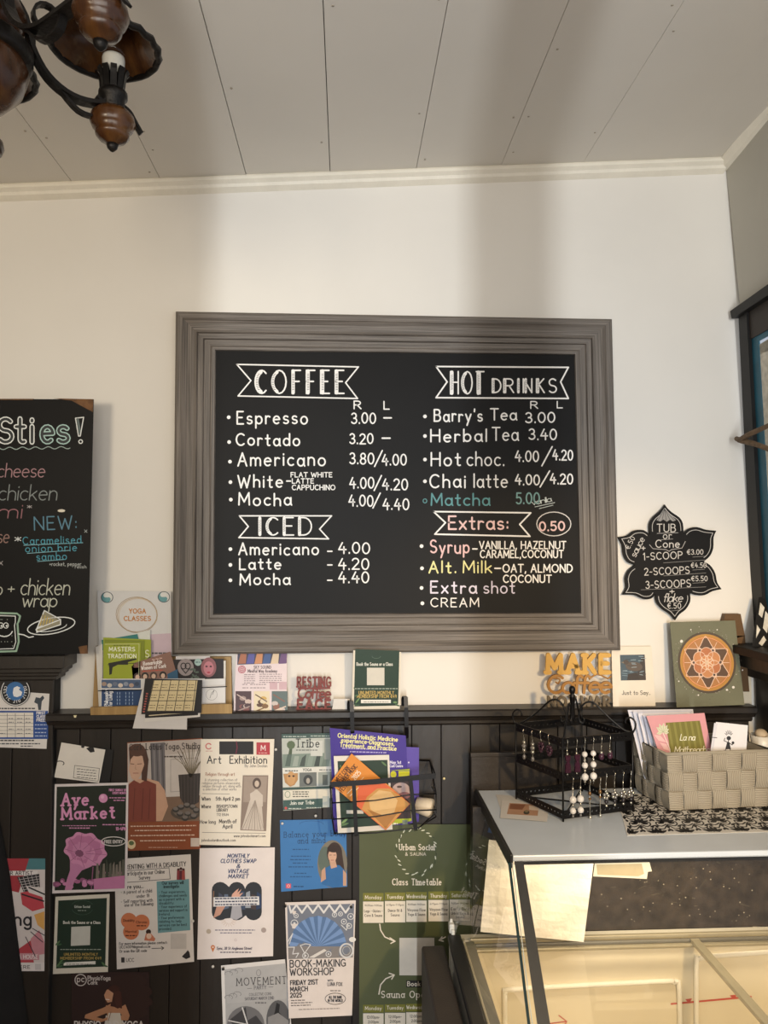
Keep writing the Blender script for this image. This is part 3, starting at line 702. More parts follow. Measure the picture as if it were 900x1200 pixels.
disc = [(18+17.5*math.cos(t), 810+17.5*math.sin(t)) for t in [2*PI*k/40 for k in range(40)]]; disc = [(x, max(y, 798.5)) for x, y in disc]
a.poly(disc, '#1d2024'); a.line([(18+16.4*math.cos(t), 810+16.4*math.sin(t)) for t in [PI*k/20 for k in range(-11, 32)] if 810+16.4*math.sin(t) > 799], .8, '#e5e5e5')
a.poly([(18+11*math.cos(t), max(799, 810+11*math.sin(t))) for t in [2*PI*k/30 for k in range(30)]], '#3a6ea8')
a.poly([(15, 812), (16, 806), (20, 804), (24, 806), (22, 808), (26, 811), (25, 815), (20, 817), (16, 816)], '#e8e8ea')
for k, ch in enumerate('CELTIC JIU JITSU'):
    t = PI*1.12-k*PI*1.24/15; a.text(ch, 18+13.6*math.cos(t), 810+13.6*math.sin(t), 3, '#e8e8e8', w=.6, rot=t-PI/2, align='c')
done(a, 'blue and white class timetable with round wave badge at the left edge', 'poster')
# artist notice low on the left pilaster
a = poster([(-4, 1006), (53, 1006), (52, 1138), (-4, 1138)], DL, '#d8cfcd')
a.rect(-4, 1006, 53, 1019, '#4f8088'); a.poly([(-4, 1006), (34, 1006), (22, 1046), (-4, 1040)], '#a63a44'); a.rect(-4, 1020.5, 44, 1026, '#e4dedd'); a.text('OTHER ARTIST', -4, 1025.3, 4.2, '#33272a', w=.7, width=42)
a.quad([(20, 1028), (46, 1024), (47, 1042), (28, 1046)], '#2a2a2e')
for k in range(5): a.line([(22+k*5, 1028-k*.6), (29+k*4.2, 1045-k*.6)], .5, '#cfc8c8', 4); a.line([(22+k, 1031+k*3), (46, 1027+k*3)], .5, '#cfc8c8', 5)
a.poly([(24, 1046), (48, 1042), (52, 1064), (38, 1068), (26, 1060)], '#c24a55'); a.poly([(30, 1038), (50, 1040), (52, 1052), (34, 1046)], '#e0d8d6')
for p in ([(26, 1048), (51, 1056)], [(34, 1040), (52, 1048)]): a.line(p, 1.8, '#2c2a2e', 4)
a.text('ng', 17, 1084, 15, '#26242a', w=2.4, width=19)
a.poly([(40, 1072), (52, 1068), (52, 1090), (44, 1084)], '#dba65c'); a.poly([(36, 1100), (46, 1090), (52, 1104), (52, 1118), (38, 1120)], '#c98a95'); a.poly([(22, 1112), (36, 1102), (40, 1130), (22, 1132)], '#b5444e')
for p in ([(38, 1088), (52, 1096)], [(36, 1092), (50, 1104)], [(30, 1098), (42, 1122)]): a.line(p, 1.0, '#3a3440', 4)
a.rect(20, 1117, 46, 1125, '#c9929b'); a.text('A HOUSE', 22, 1123.4, 4.4, '#f0e6e6', w=.75, width=22); a.rect(-4, 1128, 52, 1138, '#e2dbda'); a.text('HERE', 18, 1135, 3.6, '#3a3a3c', w=.6, width=17)
a.rect(41, 1129.5, 48, 1136.5, '#c9c4c4')
done(a, 'red and teal art notice behind the dark coat at far left')
# clipped white card
a = poster([(72, 870), (123.5, 878.5), (116, 917.5), (63.5, 911)], DP+.008, '#e2dcd2')
a.line([(87.5, 897), (116.5, 900.5), (115, 915.5), (86, 911.5), (87.5, 897)], .6, '#6b6762')
for k in range(4): a.dash(90, 113, 901.5+k*3.2, .9, '#6b6762', .1)
a.poly([(101, 877), (106, 874.8), (110, 876.5), (111, 881), (106, 882)], '#201f20'); a.ell(97, 875, 2, 1.6, '#2a2829'); a.ring(70, 894.5, 5, 2.6, 1.0, '#2c2a2b', 200, 400)
done(a, 'small tilted white card with black clip at the upper left of the panelling', 'card', 'notice_card')
a = poster([(122, 876), (133, 879), (128.5, 917.5), (112, 916)], DP+.003, '#141314'); done(a, 'black strip put in as shade right of the tilted white clipped card', 'card', 'notice_card')  # dark sheet standing in for the shade beside the card
# aye market
PK = '#d995bd'; DG = '#20281f'
a = poster([(64, 919), (150.5, 917), (149, 1044), (61, 1047)], DP+.006, '#ded5d4', .004)
a.quad([(66.5, 922), (148, 920), (146, 1041), (64, 1043.5)], DG)
a.text('Aye', 73, 944, 13.5, PK, w=2.5, width=30, rot=-.03, serif=True, slant=.05); a.text('Market', 73, 960, 13, PK, w=2.5, width=61, rot=-.03, serif=True)
a.ell(121, 935.5, 5.2, 5.2, PK); a.ell(120, 934, 2, 2, '#e6b4d0')
for t, y in (('FIRST SUNDAY OF', 927), ('EVERY MONTH', 930.5)): a.text(t, 148, y, 2.4, PK, w=.5, width=20 if y < 929 else 16, align='r')
a.dash(128, 147, 935.5, 1.1, PK); a.dash(133, 147, 938.5, 1.1, PK); a.dash(73, 113, 968, .8, PK); a.dash(120, 148, 967, 1.2, PK); a.dash(81, 106, 971, 1.2, PK); a.text('10-4PM', 136, 973, 3.6, PK, w=.7, width=12)
a.poly([(82, 1008), (108, 1015), (96, 1020), (88, 1030), (84, 1043), (76, 1043), (78, 1032), (82, 1020)], '#c07fa6')
bell = [(100+(25+1.6*math.cos(9*t))*math.cos(t)*.96-20*math.sin(t)*.18, 996+(19.5+1.4*math.cos(9*t))*math.sin(t)+25*math.cos(t)*.22) for t in [2*PI*k/60 for k in range(60)]]
a.poly(bell, '#cf8db2'); a.poly([(99+(x-100)*.82, 995+(y-996)*.78) for x, y in bell], '#b9749b'); a.poly([(97+(x-100)*.5, 997+(y-996)*.5) for x, y in bell], '#c583a9'); a.poly([(93+(x-100)*.2, 1000+(y-996)*.2) for x, y in bell], '#7d4a68')
for k in range(0, 60, 7): a.line([(93+(bell[k][0]-93)*.25, 1000+(bell[k][1]-1000)*.25), (bell[k][0]*.97+93*.03, bell[k][1]*.97+1000*.03)], .5, '#8f5577')
a.line([(109, 1016), (107, 1042)], 1.2, '#8f5577')
for k in range(34):
    x = 66+random.random()*78; y = 1040-random.random()*(9 if x < 108 else 20); a.ell(x, y, 2+random.random()*2.5, 1.6+random.random()*2, random.choice(('#a8648b', '#8a5274', '#c583a9')), n=7)
for k in range(9): x = 112+k*3.8; a.poly([(x, 1030), (x+1, 1014-random.random()*9), (x+3.2, 1013-random.random()*6), (x+4, 1030)], random.choice(('#5c5a50', '#7a7268', '#3d4238')))
a.quad([(110, 1030), (146, 1026), (146, 1041), (110, 1042.5)], '#c07aa2'); a.ring(133, 986, 14, 5.3, 1.0, '#d7d2ce'); a.text('FREE ENTRY', 133, 988, 3.4, '#d7d2ce', w=.7, width=21, align='c')
done(a, 'dark green and pink market poster with gramophone horn, left of the yoga studio poster')
# yoga studio
a = poster([(149, 870), (237, 865), (235, 995), (150, 997)], DP+.002, '#8a4a2c')
a.quad([(149.5, 871), (236.5, 866), (235.4, 962), (150, 963)], '#bdb1a8'); a.quad([(176, 871), (193, 870), (194, 930), (178, 932)], '#6f6a6c')
for k in range(5): a.line([(177+k*3.2, 872), (179+k*3.2, 928)], .9, '#98928f' if k % 2 else '#4c484a')
a.quad([(194, 885), (236, 880), (236, 932), (194, 934)], '#cbc2ba'); a.line([(200, 890), (232, 888), (232, 926), (200, 928), (200, 890)], .7, '#a39a93'); a.quad([(194, 934), (236, 932), (236, 962), (180, 963)], '#7d6452')
for k in range(16):
    an = -PI*(.08+.84*k/15); a.line([(224, 912), (224+8*math.cos(an), 900+6*math.sin(an)), (224+(14+5*(k % 3))*math.cos(an), 893+(17+5*(k % 2))*math.sin(an))], .8, '#5d5342' if k % 2 else '#8b806b')
a.poly([(209, 908), (235, 906), (233, 940), (226, 944), (216, 943), (211, 935)], '#3b3533')
for k in range(6): a.line([(212+k*4, 909), (213+k*3.6, 941)], .6, '#544c48')
a.ell(218, 952, 18, 9, '#54493f'); a.ell(218, 951, 15, 7, '#6d6157')
for x, y in ((206, 948), (212, 945), (219, 943), (226, 945), (230, 949), (211, 953), (220, 953), (227, 956), (217, 958)): a.ell(x, y+1, 4, 3.2, '#3b3836', n=12); a.ell(x, y-.4, 3.2, 2, '#77706b', n=12)
a.poly([(150, 963), (150, 918), (160, 913), (172, 912), (186, 916), (193, 926), (197, 945), (190, 962)], '#c99f84'); a.poly([(150, 963), (150, 920), (157, 914), (164, 918), (171, 914), (183, 919), (183, 963)], '#7e3f33')
for x in (158, 168, 176): a.line([(x, 924), (x-2, 960)], .8, '#5f2d26')
a.poly([(151, 876), (160, 874), (171, 878), (174, 890), (172, 916), (166, 914), (166, 900), (152, 896)], '#4d3329'); a.poly([(153, 890), (158, 884), (167, 886), (169, 896), (165, 908), (160, 916), (154, 912), (151, 902)], '#cba48b')
a.ell(160.5, 879, 9.5, 7.5, '#573a2e'); a.line([(153, 895), (157, 895.5)], .7, '#50352a'); a.line([(161, 895.5), (166, 895)], .7, '#50352a'); a.line([(159, 896), (158.6, 901), (160, 901.5)], .5, '#a77f68'); a.line([(156, 906), (162, 906)], .8, '#9c5d52')
a.text('Cork Lotus Yoga Studio', 152, 879, 7, '#332b29', w=.8, width=82, rot=-.02, serif=True); a.dash(192, 214, 887.5, 1.7, '#5a4f4a')
for y, x0, x1 in ((969, 153, 230), (974, 158, 224), (980, 153, 228), (986, 164, 218)): a.dash(x0, x1, y, 1.3, '#d8b9a4', -.012)
a.dash(174, 208, 993.5, .8, '#c9a08a'); a.ell(154, 989.5, 5, 5.5, '#d9c29a'); a.ell(154, 988, 3, 2.6, '#5b6b45'); a.rect(223.5, 982, 233.5, 992, '#cdbfb3')
done(a, 'yoga studio poster showing a seated person in rust top beside potted plant')
# art exhibition
a = poster([(235.5, 866), (321.5, 866), (316.5, 992), (233.5, 990)], DP+.007, '#e6dccb', .003)
a.rect(257, 868.8, 297, 884, '#1d1a1c'); a.line([(277, 869), (278, 876), (276.5, 883)], 1.3, '#6a1f35', 4); a.rect(300.5, 870, 316.3, 884.5, '#b33a43'); a.text('M', 308.4, 879.5, 6, '#eadad6', w=.9, width=5, align='c'); a.dash(303, 314, 882.8, .8, '#e5b9b5')
a.ring(244.5, 874.5, 3.2, 3.2, 1.5, '#cf7d78', 40, 320); a.dash(241, 249, 880.5, .7, '#c98f88')
a.text('Art', 243, 894.5, 8.5, DK, w=1.15, width=16); a.text('Exhibition', 269.5, 894.5, 8.5, DK, w=1.15, width=43); a.text('By John Doolan', 287, 899, 3.2, '#6b6460', w=.45, width=26)
a.text('Religion through art', 241, 909, 3.6, '#9b6a52', w=.5, width=34)
for t, x, y, wd in (('A stunning collection of', 240, 915.3, 38), ('religious pictures showcasing', 237, 919, 44), ('religion through art, along with', 237, 922.6, 45), ('a selection of other works', 238, 926.2, 39)): a.text(t, x, y, 2.9, '#8a8078', w=.42, width=wd)
a.line([(237, 930), (269, 930.5)], .5, '#6a625c')
for t, x, y, h, wd, w in (('When', 236.5, 938, 4, 10, .7), ('5th April 2 pm', 253, 938, 4, 28, .75), ('Where', 236, 947, 4, 11, .7), ('BISHOPSTOWN', 254, 946.5, 3.4, 24, .6), ('LIBRARY', 254, 951, 3.4, 13, .6), ('T12 EK64', 254, 956, 2.8, 14, .45), ('How long', 234.5, 965, 4, 18, .65), ('Month of', 257, 964.5, 4.2, 20, .85), ('April', 261, 970.5, 4.2, 11, .85), ('www.johndoolanart.com', 274, 981, 3, 37, .45), ('johndoolan@outlook.com', 236, 986, 3, 40, .45)): a.text(t, x, y, h, '#433d3a', w=w, width=wd)
a.line([(237, 975.5), (311, 976.5)], .5, '#6a625c')
a.quad([(284.5, 908.5), (314.5, 908.5), (312, 974), (281.5, 973)], '#8d7c70'); a.quad([(286, 910), (313, 910), (311.5, 940), (285, 940)], '#a39386')
a.poly([(299, 925), (306, 932), (309, 973), (283, 972), (292, 940)], '#c9bdb0'); a.ell(301, 918, 5, 6.5, '#5c4d45'); a.ell(301, 918.5, 2.6, 3.8, '#cbb9a8'); a.poly([(293, 930), (301, 925), (308, 932), (308, 945), (294, 946)], '#cdc1b4')
for k in range(8): a.line([(299, 938), (284+k*3.6, 972)], .7, '#b0a294' if k % 2 else '#93857a', 4)
done(a, 'cream art exhibition notice with a sepia robed figure and black strip at top')
# parenting survey
a = poster([(134, 1007), (223.5, 1001), (227.5, 1127), (137, 1136)], DP+.002, '#ddd6d0', .003)
R_ = -.055
a.text('PARENTING WITH A DISABILITY', 141, 1019, 5, '#3a3638', w=.8, width=77, rot=R_)
a.line([(143, 1021), (198, 1017), (199.5, 1030), (144, 1034.5), (143, 1021)], .7, '#5c575a'); a.text('Participate in our Online', 146, 1026, 4.4, '#3f3a3c', w=.65, width=47, rot=R_); a.text('Survey', 163, 1030.7, 4.2, '#3f3a3c', w=.65, width=13, rot=R_)
a.text('Are you...', 146, 1041.5, 4.2, '#333033', w=.8, width=22, rot=R_)
for t, x, y, wd in (('- A parent of a child', 142, 1047.5, 36), ('under 18', 160, 1052, 15), ('- Self reporting with', 142, 1058.5, 37), ('one of the following:', 146, 1062.5, 34)): a.text(t, x, y, 3.7, '#413c3e', w=.55, width=wd, rot=R_)
a.quad([(183.5, 1033), (221.5, 1030), (223, 1090), (185, 1093.5)], '#6f9ba2')
a.text('Our survey will', 190, 1036.5, 3.5, '#22353a', w=.7, width=25, rot=-.03); a.text('investigate:', 192, 1040.7, 3.5, '#22353a', w=.7, width=18, rot=-.03)
for k, t in enumerate(('- Your experiences,', 'challenges and needs', 'as a parent with a', 'disability.', '- Your experience of', 'services and support in', 'Ireland.', '- Your preferences', 'relating to help', 'services can be best', 'provided.')): a.text(t, 186.5, 1047+k*4.3, 2.9, '#22353a', w=.45, width=min(33, len(t)*1.62), rot=-.03)
for x, y, t in ((151, 1079, 'Disability'), (166, 1081, 'Chronic'), (153.5, 1092, 'Mental')): a.ell(x, y, 9.3, 9.3, '#cc7a52'); a.text(t, x, y+1, 2.8, '#5a2c1c', w=.5, width=13, align='c')
a.dash(160, 172, 1085.5, 1.3, '#5a2c1c'); a.dash(147, 160, 1097, 1.3, '#5a2c1c')
a.ell(174, 1092, 3, 3, '#3a2620'); a.poly([(169, 1102), (171, 1094), (177, 1094), (182, 1100), (181, 1103)], '#c97a5c'); a.ell(174.5, 1097, 3, 3.4, '#e3c3ae')
for t, y, wd in (('For more information please contact:', 1107.5, 56), ('UCC4009@gmail.co.ie', 1111.5, 36), ('Or scan the QR code', 1116.3, 32)): a.text(t, 140, y, 3, '#3a3638', w=.5, width=wd, rot=-.03)
a.line([(178, 1111.5), (192, 1111)], .7, DK); a.line([(189, 1109.2), (192, 1111), (189.3, 1113)], .7, DK); a.rect(200, 1094, 218.5, 1112, '#c6c0bb')
a.rect(142, 1122, 146, 1128, '#3a3638'); a.text('UCC', 148, 1127, 4, '#55504f', w=.6, width=9)
for x, c in ((209, '#8a3a40'), (212, '#5a2b35'), (215, '#a04a46')): a.ell(x, 1022-abs(212-x)*-.4-4, 1.6, 1.7, '#4c2c2a'); a.poly([(x-2, 1031), (x-1.6, 1020), (x+1.6, 1020), (x+2, 1031)], c)
a.poly([(213, 1121), (218, 1116), (220, 1113.5), (222, 1116), (223, 1122), (218, 1124)], '#2e2b2e')
done(a, 'white parenting survey notice with teal panel and three orange circles')
# small dark green sauna card
def sauna_card(q, d, border, label, lines, name='paper_poster', tilt=0):
    a = poster(q, d, border, tilt=tilt)
    xa, xb, ya, yb = q[0][0], q[1][0], q[0][1], q[3][1]; w, h = xb-xa, yb-ya
    a.quad([bil(q, .055, .05), bil(q, .95, .05), bil(q, .95, .93), bil(q, .055, .93)], '#1c3126')
    lines(a, lambda u, v: bil(q, u, v), w, h)
    for u, v, r in ((.1, .88, 1), (.14, .84, 1), (.92, .9, -1), (.07, .6, 1)): x, y = bil(q, u, v); a.ell(x, y, w*.06, w*.018, '#57764e', rot=-.8*r, n=10); a.ell(x+w*.03, y+w*.03, w*.05, w*.016, '#3f5f42', rot=-.3*r, n=10)
    return a
def green_lines(a, f, w, h):
    gold = '#b59a55'
    def T(t, u, v, hh, ww, c, wt=.12, **k): x, y = f(u, v); a.text(t, x, y, h*hh, c, w=max(.45, h*hh*wt*1.25), width=w*ww, align='c', **k)
    T('Urban Social', .5, .16, .03, .28, '#c7ccc4', serif=True); x, y = f(.5, .2); a.dash(x-w*.08, x+w*.08, y, .8, '#9aa59a')
    x, y = f(.5, .14); a.ring(x, y, w*.2, h*.075, .4, '#46604f', 200, 340); a.ring(x, y+1, w*.2, h*.1, .4, '#46604f', 20, 160)
    T('Book the Sauna or a Class', .5, .365, .034, .68, '#d9d8cf', .16, serif=True)
    a.quad([f(.31, .4), f(.66, .4), f(.66, .645), f(.31, .645)], '#c9c8c0')
    x, y = f(.12, .69); a.dash(x, x+w*.77, y, .9, '#9fa89c')
    T('UNLIMITED MONTHLY', .5, .775, .032, .62, gold, .16, serif=True); T('MEMBERSHIP FROM \u20ac49', .5, .825, .032, .75, gold, .16, serif=True)
    a.quad([f(.19, .855), f(.77, .855), f(.77, .895), f(.19, .895)], '#e5e2da'); x, y = f(.24, .884); a.dash(x, x+w*.48, y, .9, '#7d7d76')
a = sauna_card([(65, 1051), (128.5, 1047.5), (126.5, 1139), (62, 1141.5)], DP+.003, '#d9d3c4', '', green_lines)
done(a, 'small dark green sauna notice with cream border, under the market poster')
# physio yoga
a = poster([(84, 1139), (175, 1139), (175, 1290), (84, 1290)], DP+.001, '#2e1d1c')
for k in range(5): a.ell(150+8*math.sin(k), 1150+k*12, 22, 9, '#33211e', n=18)
a.ring(94.5, 1148.5, 6.6, 6.6, 1.1, '#cfc6c2'); a.text('pc', 94.5, 1150.5, 7, '#cfc6c2', w=1, width=8, align='c'); a.text('PhysioYoga', 103, 1148.5, 4.8, '#cfc6c2', w=.8, width=26); a.text('Cork', 103, 1153.6, 4.6, '#cfc6c2', w=.8, width=11)
SK = '#b98563'
a.ell(133, 1172, 10, 16, '#3f231d'); a.poly([(124, 1190), (143, 1190), (150, 1230), (118, 1230)], '#c9c1b2'); a.poly([(121, 1181), (130, 1176), (128, 1186), (113, 1192), (121, 1194), (130, 1190), (130, 1194), (118, 1198), (99, 1193), (100, 1189)], SK); a.poly([(138, 1182), (147, 1177), (152, 1190), (150, 1196), (132, 1195), (132, 1191), (143, 1190)], SK)
a.poly([(124, 1178), (134, 1180), (142, 1184), (140, 1194), (126, 1192)], SK); a.poly([(127, 1187), (141, 1187), (146, 1230), (122, 1230)], '#d3cabc')
a.poly([(125, 1160), (131, 1158), (133, 1164), (131, 1174), (126, 1175), (123, 1170), (122, 1166)], '#c59273'); a.line([(124, 1171), (128, 1171.5)], .9, '#e9ddd3'); a.poly([(126, 1159), (133, 1155), (142, 1163), (143, 1182), (136, 1180), (133, 1164)], '#4a2a22'); a.ell(134, 1158.5, 6, 4, '#3f231d')
a.line([(130, 1186), (127, 1196)], .8, '#8f6248'); a.text('PHYSIO AND YOGA', 87.5, 1204, 7, '#d8d0ca', w=1.4, width=80)
done(a, 'dark brown yoga class poster with long haired person, palms pressed together, at the bottom edge')
# clothes swap
a = poster([(234, 994), (322, 993), (320, 1120.5), (231, 1124.5)], DP+.003, '#e5dbd7', .004)
NV = '#2d3d66'
for t, y, wd in (('MONTHLY', 1005, 25), ('CLOTHES SWAP', 1011, 41), ('&', 1017, 4), ('VINTAGE', 1023, 24), ('MARKET', 1029, 23)): a.text(t, 279, y, 4.2, NV, w=.95, width=wd, slant=.22, align='c', serif=True)
ph = []
for cx in (258, 277.5, 297): ph += [(cx+9.8*math.cos(t), 1043+9.5*math.sin(t)) for t in [PI+PI*k/8 for k in range(9)]]
for cx in (297, 277.5, 258): ph += [(cx+9.8*math.cos(t), 1069+9.5*math.sin(t)) for t in [PI*k/8 for k in range(9)]]
a.poly(ph, '#2d3036')
for k in range(9): a.poly([(249+k*6.4, 1064+(k % 3)), (250+k*6.4, 1044+(k*7 % 5)), (254.5+k*6.4, 1044+(k*5 % 6)), (256+k*6.3, 1064+(k % 2)*2)], ('#8d6a55', '#454b5e', '#5d6a80', '#33363d', '#6f5a58', '#3b4a62', '#9aa0aa', '#4a3c3c', '#2f3f60')[k])
a.poly([(270, 1057), (272, 1048), (277, 1043), (280, 1041), (278, 1046), (283, 1042), (280, 1048), (285, 1046), (279, 1053), (275, 1060)], '#d9a794'); a.poly([(250, 1076), (254, 1062), (262, 1056), (264, 1062), (258, 1072)], '#c79682'); a.poly([(270, 1076), (272, 1062), (282, 1060), (284, 1074), (277, 1078)], '#a9a7ad')
a.quad([(250, 1051.5), (303.5, 1050.5), (304, 1060.5), (250, 1062.5)], '#dedbdb')
for y in (1053.8, 1057.4, 1061): a.dash(252, 302, y, 1.5, '#3a3f58', -.015)
for k in range(9): an = PI*k/8; a.line([(268+4*math.cos(an), 1079+3*math.sin(an)), (268+9*math.cos(an), 1079+7*math.sin(an))], .5, '#cbb7a8')
a.dash(252, 299, 1090.5, 1.1, '#7b7588'); a.dash(258, 296, 1093.8, 1.1, '#7b7588'); a.ell(244.5, 1091.5, 2.8, 2.8, '#b9aa9a'); a.ell(309, 1090, 3, 3, '#a99a94'); a.ring(276, 1101.5, 1.3, 1.3, .4, '#b9a9a9')
a.ell(249.5, 1110, 2.4, 2.4, '#c9743a'); a.poly([(247.4, 1111), (251.6, 1111), (249.5, 1116)], '#c9743a'); a.ell(249.5, 1110, 1, 1, '#eee0d8'); a.text('Sync, 38 St Anglesea Street', 254, 1112.8, 3, '#4a4656', w=.55, width=41, slant=.15); a.dash(258, 294, 1116.6, 1.2, '#5b5766')
done(a, 'white clothes swap notice with scalloped photo of clothes rail below the art exhibition')
# tribe
a = poster([(330, 860), (392, 859), (392, 945.5), (332, 950)], DP+.003, '#cfd1ca')
a.quad([(330, 860), (392, 859), (392, 864.5), (330, 865.5)], '#3c5450'); a.dash(332, 360, 863.6, 1, '#b9c6c0'); a.dash(364, 386, 863, 1, '#b9c6c0')
a.quad([(330.3, 866), (392, 865), (392, 898), (331, 900)], '#b7bcb6'); a.quad([(331, 884), (392, 882), (392, 898), (331, 900)], '#7d8d84')
for k in range(7): x = 334+k*8.5; a.poly([(x, 898), (x+3, 884+(k % 3)*2), (x+8, 884+(k % 2)*2), (x+6, 898)], ('#55655e', '#9aa59d', '#46524e', '#88988f', '#3d4845', '#6c7c74', '#a9b2aa')[k])
a.rect(364, 868, 378, 886, '#c9ccc7'); a.rect(380, 866, 392, 890, '#8f9691'); a.poly([(338, 884), (340, 872), (343, 872), (342, 884)], '#4b5a44'); a.ell(341, 873, 5, 5, '#5a6a50', n=9)
a.text('Tribe', 347, 875.5, 9.5, '#2e3331', w=1.1, width=27, serif=True); a.dash(347, 372, 879.5, 1, '#59605c')
a.quad([(331, 900), (392, 898), (392, 904), (331, 906)], '#dcdcd6'); a.text('YOGA', 355, 903.6, 3, '#3a3f3c', w=.6, width=10); a.dash(334, 349, 904, 1.4, '#5a5f5c'); a.dash(374, 388, 902.8, 1.2, '#6a6f6c')
a.poly([(332, 907), (349, 906), (349, 914), (345, 920), (340, 922), (334, 917)], '#b58a5a'); a.ell(341, 912, 5, 8, '#c69a68'); a.ell(339, 909.5, 1.5, 1.1, '#3f2c20'); a.ell(344, 909.5, 1.5, 1.1, '#3f2c20')
a.quad([(351, 905.5), (371, 905), (371, 921), (351, 922)], '#6d7372'); a.ell(361, 914, 5.5, 6, '#3a3e40'); a.ell(361, 915, 2.2, 3.4, '#a9a39a'); a.quad([(373, 905), (392, 904), (392, 920), (373, 921)], '#9ba29c'); a.rect(378, 908, 384, 920, '#59605c')
a.quad([(331, 923), (392, 921), (392, 924), (331, 926)], '#3f5651'); a.quad([(332, 926), (392, 924), (392, 934), (332, 937)], '#dcd7c8'); a.ring(337, 931, 3, 3.6, .8, '#8a9a83'); 
for y in (928.6, 931.2, 934): a.dash(343, 362, y, 1.2, '#4f504a')
a.quad([(332, 938), (392, 935), (392, 945.5), (332, 949.5)], '#3f5a56'); a.text('Join our Tribe', 340, 943, 4, '#dfe3dd', w=.65, width=28, rot=-.03); a.dash(338, 353, 948, 1, '#c3cbc6'); a.dash(359, 376, 947, 1, '#c3cbc6'); a.ell(335, 947, 1.6, 1.6, '#c4524e'); a.rect(378, 933, 386, 946, '#b9c0ba')
done(a, 'grey green studio notice with interior photos beside the wire leaflet rack')
# balance
a = poster([(328, 961), (405.5, 960), (407, 1039), (329.5, 1045)], DP+.001, '#3d78b5')
for t, y, x, wd in (('Balance your body', 981.5, 333, 72), ('and mind', 988.5, 349, 32)): a.text(t, x, y, 6.5, '#1f3c63', w=.65, width=wd, rot=-.03, serif=True)
a.ring(365, 966, 14, 4, .5, '#2b5a92', 180, 360)
for y, x0, x1 in ((996, 343, 362), (1004, 341, 364), (1008, 340, 364), (1012, 343, 360), (1016.5, 338, 367), (1024, 345, 360), (1028, 340, 365)): a.dash(x0, x1, y, 1.2, '#285283')
a.ell(389.5, 1012.5, 17.5, 28, '#7a7468'); a.ell(381, 1008, 8, 16, '#5d6a62')
a.ell(392, 1000, 9, 13, '#382822'); a.poly([(385, 1000), (401, 1000), (404, 1022), (386, 1012)], '#3b2a24'); a.poly([(377, 1036), (380, 1018), (389, 1013), (398, 1014), (404, 1020), (404, 1038), (390, 1040.5)], '#2f69a4'); a.poly([(376, 1034), (377, 1020), (381, 1016), (382, 1030)], '#c39a82'); a.poly([(402, 1019), (406, 1024), (406, 1038), (402, 1038)], '#c39a82')
a.poly([(386, 1009), (393, 1008), (395, 1016), (388, 1018)], '#c89f88'); a.ell(389.5, 1003, 5, 7.5, '#d0a78f'); a.ell(391, 994.5, 7.5, 4.5, '#33241f'); a.line([(386, 1002), (388.4, 1002)], .6, '#43302a'); a.line([(391, 1002), (393.4, 1002)], .6, '#43302a'); a.line([(388, 1008), (391, 1008)], .7, '#a35a52')
a.rect(335, 1035.5, 341, 1041, '#d8586a'); a.ring(338, 1038.3, 1.5, 1.5, .5, '#f0dada', n=10); a.dash(344, 357, 1039.5, 1.1, '#21456e')
done(a, 'blue body and mind class notice with oval portrait of dark haired person')
# movement party
a = poster([(259, 1131.5), (334, 1124), (350, 1290), (264, 1290)], DP+.002, '#dcd8d5')
a.quad([(263, 1136), (334, 1129), (347, 1290), (267, 1290)], '#a9a8a8'); a.quad([(263, 1136), (334, 1129), (340, 1170), (266, 1176)], '#b0afaf')
for k in range(3): a.ring(268+k*6, 1141-k*2, 4.5, 2.6, .6, '#7d7c7d', 150, 400); a.ring(268+k*5, 1169-k*2, 4.5, 2.8, .6, '#7d7c7d', 150, 400)
a.ring(303, 1140, 2.5, 3.6, .6, '#77767a'); a.text('MOVEMENT', 277.5, 1155, 8.5, '#3a393b', w=.85, width=58, rot=-.04, serif=True); a.text('PARTY', 298, 1159.6, 4.2, '#55545a', w=.6, width=14, rot=-.04); a.line([(290, 1158.5), (295, 1158.2)], .5, '#55545a'); a.line([(315, 1156.8), (320, 1156.4)], .5, '#55545a')
a.text('COLLECTIVE CORK', 292, 1167, 3, '#6a696b', w=.45, width=26, rot=-.04); a.text('SATURDAY MARCH 22ND', 287, 1172.2, 3.2, '#55545a', w=.5, width=34, rot=-.04); a.dash(299, 312, 1176, 1.6, '#6a696b')
a.ell(288, 1201, 22, 22, '#6d6c6e'); a.poly([(268, 1196), (288, 1180), (290, 1196), (300, 1190), (308, 1200), (290, 1215)], '#3b3a3d'); a.line([(268, 1196), (306, 1204)], 1.4, '#c9c7c6', 4); a.line([(284, 1181), (290, 1200)], 1.6, '#d0cecd', 4); a.ell(326, 1196, 14, 24, '#58585b'); a.poly([(322, 1186), (324, 1175), (328, 1177), (327, 1186), (338, 1200), (316, 1200)], '#1e1e21'); a.poly([(314, 1192), (326, 1187), (338, 1196), (338, 1220), (314, 1220)], '#8b8a8b')
done(a, 'grey movement party notice tucked behind the book workshop notice at the bottom')
